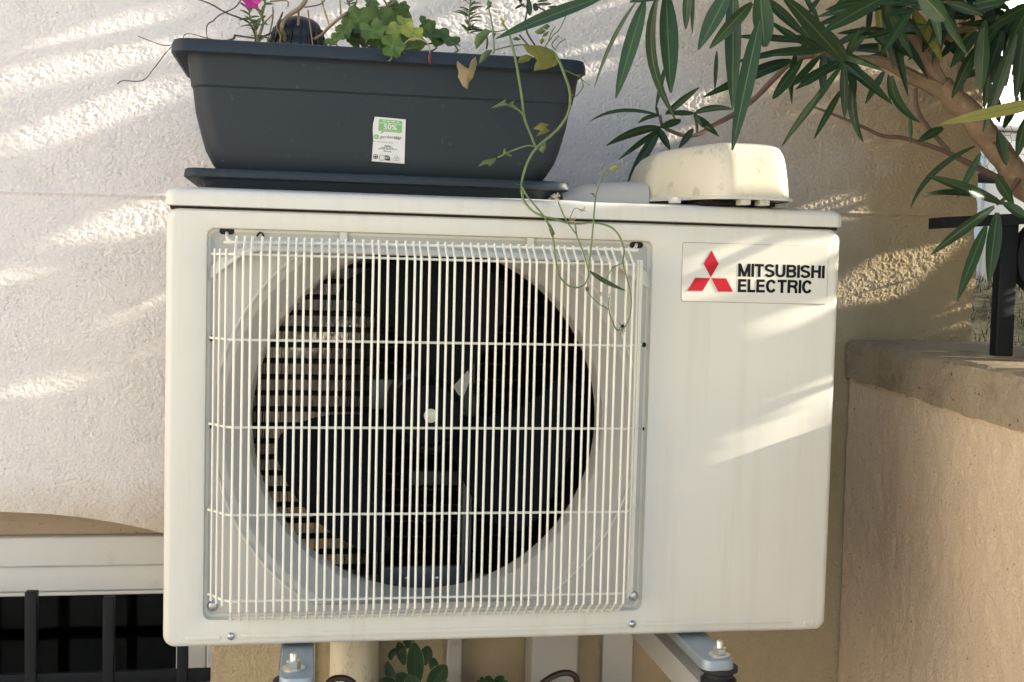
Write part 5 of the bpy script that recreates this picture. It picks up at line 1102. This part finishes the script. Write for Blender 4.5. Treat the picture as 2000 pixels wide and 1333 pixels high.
for b_ in ((1032, -4, 1035, 31, 12), (1046, 6, 1045, 22, 12), (1070, 14, 1097, 15, 6), (1044, 10, 1078, 8, 6), (1024, 8, 1005, 18, 5), (1020, 4, 1010, -6, 8), (1050, 4, 1070, 0, 6), (1026, 0, 1012, -8, 8)): pleaf(us2, *b_, .10, .09, mat='oleander2', prof='oval')
# weed
wd = thing('trailing_weed', (P(1060, 98, .06).x, .06, SOILZ), 'trailing green weed hanging from the flower box over the grille', 'plant')
z6 = lambda *p: [(860 + x / 6.25, y / 6.25) for x, y in p]
W1 = -.008; W2 = -.056
ST_ = [([(986, 52, .03), (994, 66, .0), (1007, 117, W1), (1019, 189, W1), (1024, 230, W1 + .006), (1036, 262, W1 + .01), (1046, 287, W1 + .01)], 2.6), ([(1060, 96, .05), (1078, 100, .02), (1090, 116, .0), (1101, 142, -.004), (1113, 180, W1), (1111, 217, W1), (1095, 246, W1), (1076, 265, W1), (1048, 289, W1), (1030, 318, W1), (1019, 356, W1), (1019, 375, W2 + .03), (1024, 394, W2 + .03), (1041, 413, W2 + .025), (1064, 424, W2 + .02), (1084, 428, W2 + .02), (1110, 436, W2 + .02), (1135, 437, W2 + .02), (1158, 435, W2 + .015), (1189, 442, W2 + .01), (1206, 456, W2 + .005), (1215, 474, W2), (1219, 490, W2), (1217, 514, W2 + .01), (1224, 541, W2 + .01), (1233, 582, W2 + .01), (1230, 618, W2 + .01), (1219, 641, W2 + .01), (1205, 645, W2 + .01), (1196, 628, W2 + .01), (1189, 605, W2 + .01), (1190, 580, W2 + .01)], [2.8, 2.8, 2.6, 2.4, 2.2, 2, 1.7, 1.5, 1.2]),
 ([(1019, 365, W2 + .03), (1030, 384, W2 + .028), (1051, 409, W2 + .025), (1066, 429, W2 + .02), (1079, 460, W2), (1084, 493, W2), (1089, 529, W2), (1102, 552, W2), (1122, 562, W2), (1140, 557, W2), (1149, 541, W2), (1148, 524, W2), (1138, 490, W2), (1127, 462, W2), (1124, 440, W2 + .01)], [2, 2, 1.8, 1.8, 1.6, 1.5, 1.5]), ([(1124, 456, W2), (1112, 440, W2 + .01), (1105, 429, W2 + .02), (1097, 412, W2 + .02), (1090, 394, W2 + .02)], 1.4), ([(1189, 605, W2 + .01), (1176, 598, W2 + .01), (1163, 588, W2 + .01), (1152, 576, W2 + .01), (1147, 566, W2 + .01)], 1.2), ([(1196, 330, W2 + .01), (1178, 340, W2 + .01), (1170, 362, W2 + .01), (1163, 388, W2 + .01), (1158, 447, W2), (1150, 526, W2)], 1.6),
 ([(1217, 514, W2 + .01), (1204, 520, W2), (1196, 524, W2), (1184, 545, W2)], 1.0), ([(1110, 436, W2 + .02), (1122, 408, W2 + .02), (1136, 412, W2 + .02)], .8), ([(1046, 287, W1), (1030, 285, W1), (1000, 295, W1), (972, 308, W1)], 1.6), ([(1022, 226, W1), (1014, 216, W1), (998, 208, W1)], 1.7), ([(954, 14, .05), (962, 53, .05), (965, 99, .03), (962, 104, .03)], 1.7), ([(964, 99, .03), (990, 92, .03), (1020, 88, .04), (1046, 92, .05), (1060, 97, .05)], 1.6), ([(948, 60, .05), (970, 62, .05), (988, 58, .03)], 1.5), ([(986, 52, .03), (980, 44, .03)], 2.2),
 ([(1084, 98, .05), (1092, 85, .05), (1105, 76, .05)], 1.0), ([(1064, 92, .05), (1080, 70, .05), (1094, 56, .04), (1109, 22, .04)], 1.3), ([(1070, 84, .05), (1076, 66, .05), (1085, 52, .05)], 1.1), ([(1113, 182, W1), (1124, 188, .0), (1134, 178, .01), (1139, 168, .02), (1134, 152, .02), (1122, 146, .02), (1104, 138, .0)], 1.3), ([(1136, 155, .02), (1145, 162, .02), (1153, 168, .02)], .8), ([(1120, 147, .01), (1144, 147, .01)], .7)]
for pp, r in ST_: mk('stem', stroke(pp, W1, r, 6, 4, .05), M['stem'], wd)
mk('stem', stroke([(1084, 98, .045), (1078, 86, .045), (1092, 70, .04)], .04, 1.2, 6, 4), M['twig'], wd)
for pp, Y, m_ in ((z6((550, 345), (620, 380), (560, 470), (500, 540), (440, 610), (415, 520), (440, 420), (500, 390)), .05, 'weed'), (z6((205, 745), (260, 790), (310, 820), (370, 855), (365, 780), (380, 740), (430, 690), (440, 740), (450, 780), (435, 830), (420, 880), (400, 950), (350, 1010), (330, 1095), (270, 1050), (215, 940), (225, 880), (200, 810)), -.004, 'brownleaf'), (z6((500, 670), (560, 615), (640, 610), (600, 680), (540, 740), (470, 790), (480, 720)), .004, 'weed'),
   (z6((1000, 540), (1100, 560), (1200, 555), (1300, 580), (1400, 660), (1460, 740), (1420, 800), (1370, 820), (1290, 850), (1210, 855), (1140, 870), (1150, 800), (1180, 740), (1140, 690), (1060, 640)), .006, 'yellowleaf'), (z6((945, 770), (960, 720), (980, 690), (1050, 665), (1130, 690), (1080, 750), (1000, 775)), .006, 'yellowleaf'), (z6((580, 0), (630, 30), (620, 80), (640, 75), (590, 110), (545, 130), (575, 80), (560, 50)), .05, 'weed'), (z6((725, 230), (745, 205), (775, 250), (790, 310), (765, 300)), .03, 'geraniumy'), (z6((880, 470), (930, 450), (985, 480), (950, 500), (900, 495)), .03, 'weed'), (z6((630, 420), (680, 395), (670, 440), (640, 480)), .05, 'weed'),
   (z6((1150, 390), (1230, 340), (1290, 380), (1240, 420), (1180, 420)), .05, 'weed'), (z6((1230, 340), (1300, 290), (1340, 320), (1300, 370)), .05, 'weed'), (z6((1260, 410), (1330, 380), (1300, 440), (1240, 460)), .05, 'yellowleaf'), (z6((1210, 500), (1250, 460), (1270, 500), (1230, 550)), .04, 'yellowleaf'),
   ([(933, 326), (944, 314), (956, 311), (969, 309), (966, 318), (957, 326), (950, 321)], W1, 'weed'), ([(984, 289), (988, 291), (989, 300), (1001, 303), (998, 308), (988, 303), (982, 304)], W1, 'weed'), ([(958, 212), (974, 202), (988, 194), (987, 199), (997, 203), (1006, 195), (1002, 204), (1012, 211), (1004, 212), (988, 207), (972, 210)], W1, 'weed'), ([(1041, 252), (1056, 240), (1072, 243), (1066, 250), (1074, 256), (1062, 262), (1046, 268), (1056, 256)], W1 - .004, 'yellowleaf'), ([(1055, 286), (1066, 276), (1067, 290), (1060, 300), (1052, 293)], W1 - .004, 'weed'), ([(1069, 432), (1076, 440), (1084, 456), (1079, 466), (1073, 452)], W2, 'weed'), ([(1003, 358), (1012, 360), (1020, 366), (1014, 362)], W1, 'weed'), ([(1018, 366), (1026, 372), (1028, 381), (1021, 380)], W1, 'weed'), ([(1152, 377), (1160, 378), (1163, 388), (1158, 382)], W2, 'weed'), ([(1190, 331), (1202, 322), (1209, 321), (1206, 328), (1194, 335)], W2, 'geraniumy'), ([(1143, 562), (1148, 559), (1151, 566), (1148, 571), (1144, 569)], W2, 'weed')):
    polyleaf(wd, pp, Y, m_, .003, .0025)
leafobj('leaf', ribbon(P(1152, 530, W2), P(1178, 552, W2 - .002), P(1222, 568, W2), .0062, Vector((0, -1, .3)), .2, 8), M['oleander'], wd)
def fluff(px, py, Y, R, n, mat='fluff'):
    c = P(px, py, Y); gs_ = []
    for _ in range(n):
        d = Vector((random.gauss(0, 1), random.gauss(0, 1), random.gauss(.2, 1))).normalized(); gs_.append(tube([c, c + d * R * random.uniform(.6, 1)], [.00035, .0002], 3, 1))
    o = mk('seed_head', join(*gs_), M[mat], wd)
fluff(1086, 387, W2 + .02, .0075, 60); fluff(1120, 432, W2 + .008, .007, 22, 'drystem'); fluff(1191, 577, W2 + .008, .005, 26); fluff(1173, 574, W2, .005, 18, 'drystem'); fluff(1139, 412, W2 + .02, .006, 14, 'drystem'); fluff(1213, 530, W2, .006, 20, 'drystem')
# spider on the grille
spd = mk('spider', join(lathe([(.0003, -.003), (.0018, -.0015), (.0022, 0), (.0016, .0016), (.0003, .003)], (P(1214, 637, GYF).x, GYF - .005, P(1214, 637, GYF).z), 'Y', 8), *[tube([P(1214, 637, GYF - .006), P(1214 + dx, 637 + dy, GYF - .009), P(1214 + dx * 1.6, 637 + dy * 2, GYF - .004)], .0003, 3, 2) for dx, dy in ((-3, -4), (4, -3), (-4, 5), (4, 6), (2, 8), (-1, 9))]), M['black'], None)
setp(spd, 'tiny dark insect on the grille wires under the weed loop', 'insect')

# ------------------------------------------------------------------ succulents below the unit
SY = .16
sz = P(850, 1352, SY + .095).z
pp_ = thing('succulent_pot', (P(880, 1340, SY).x, SY, 0), 'brown resin planter with loop handles standing below the unit', 'planter')
xa0, xa1 = P(672, 1340, SY).x, P(1075, 1340, SY).x
mk('pot', rloft([(xa0 + .03, xa1 - .03, .06, 0.0, .03), (xa0 + .006, xa1 - .006, .085, sz - .03, .03), (xa0 - .004, xa1 + .004, .095, sz - .02, .03), (xa0 - .004, xa1 + .004, .095, sz, .03), (xa0 + .012, xa1 - .012, .08, sz, .025), (xa0 + .014, xa1 - .014, .078, sz - .02, .025)], SY), M['brown'], pp_, True, 40)
for pp in ([(700, 1352), (690, 1334), (672, 1325), (650, 1327), (640, 1340), (652, 1360)], [(1050, 1346), (1066, 1330), (1090, 1317), (1112, 1315), (1126, 1326), (1124, 1350), (1110, 1365)]): mk('handle', stroke(pp, SY - .02, 6.5, 8, 5), M['brown'], pp_)
su = thing('succulent', (P(820, 1345, SY).x, SY, sz - .015), 'dark green succulent with pale edged leaves below the unit', 'succulent')
for b_ in ((812, 1350, 810, 1256, 36, .12, .10), (835, 1350, 872, 1300, 38, .1, .08), (800, 1352, 756, 1292, 22, .14, .14, (755, 1330)), (830, 1300, 836, 1262, 26, .2, .2), (790, 1300, 778, 1254, 22, .2, .2), (808, 1270, 790, 1240, 22, .22, .22), (782, 1352, 742, 1328, 30, .1, .08), (800, 1352, 776, 1316, 34, .08, .06), (812, 1358, 800, 1318, 30, .06, .05), (850, 1320, 846, 1285, 20, .18, .18), (800, 1264, 764, 1290, 14, .2, .2, (756, 1270)), (850, 1356, 880, 1334, 26, .08, .06)): pleaf(su, *b_[:7], ctrl=b_[7] if len(b_) > 7 else None, mat='succulent', prof='oval', fold=.22)
mk('stem', stroke([(812, 1360), (812, 1300), (806, 1250)], .2, [5, 4, 3.5], 8, 3), M['stem'], su)
s2 = thing('rosette', (P(960, 1345, SY).x, SY, sz - .015), 'small green rosette succulent at the bottom edge', 'succulent')
for b_ in ((955, 1350, 932, 1330, 24), (958, 1350, 956, 1320, 24), (962, 1350, 984, 1322, 22), (965, 1352, 992, 1332, 22), (952, 1352, 940, 1322, 16)): pleaf(s2, *b_, SY - .02, SY - .03, mat='succulent', prof='oval', fold=.22)

for o in bpy.data.objects:
    if '_w' in o: del o['_w']
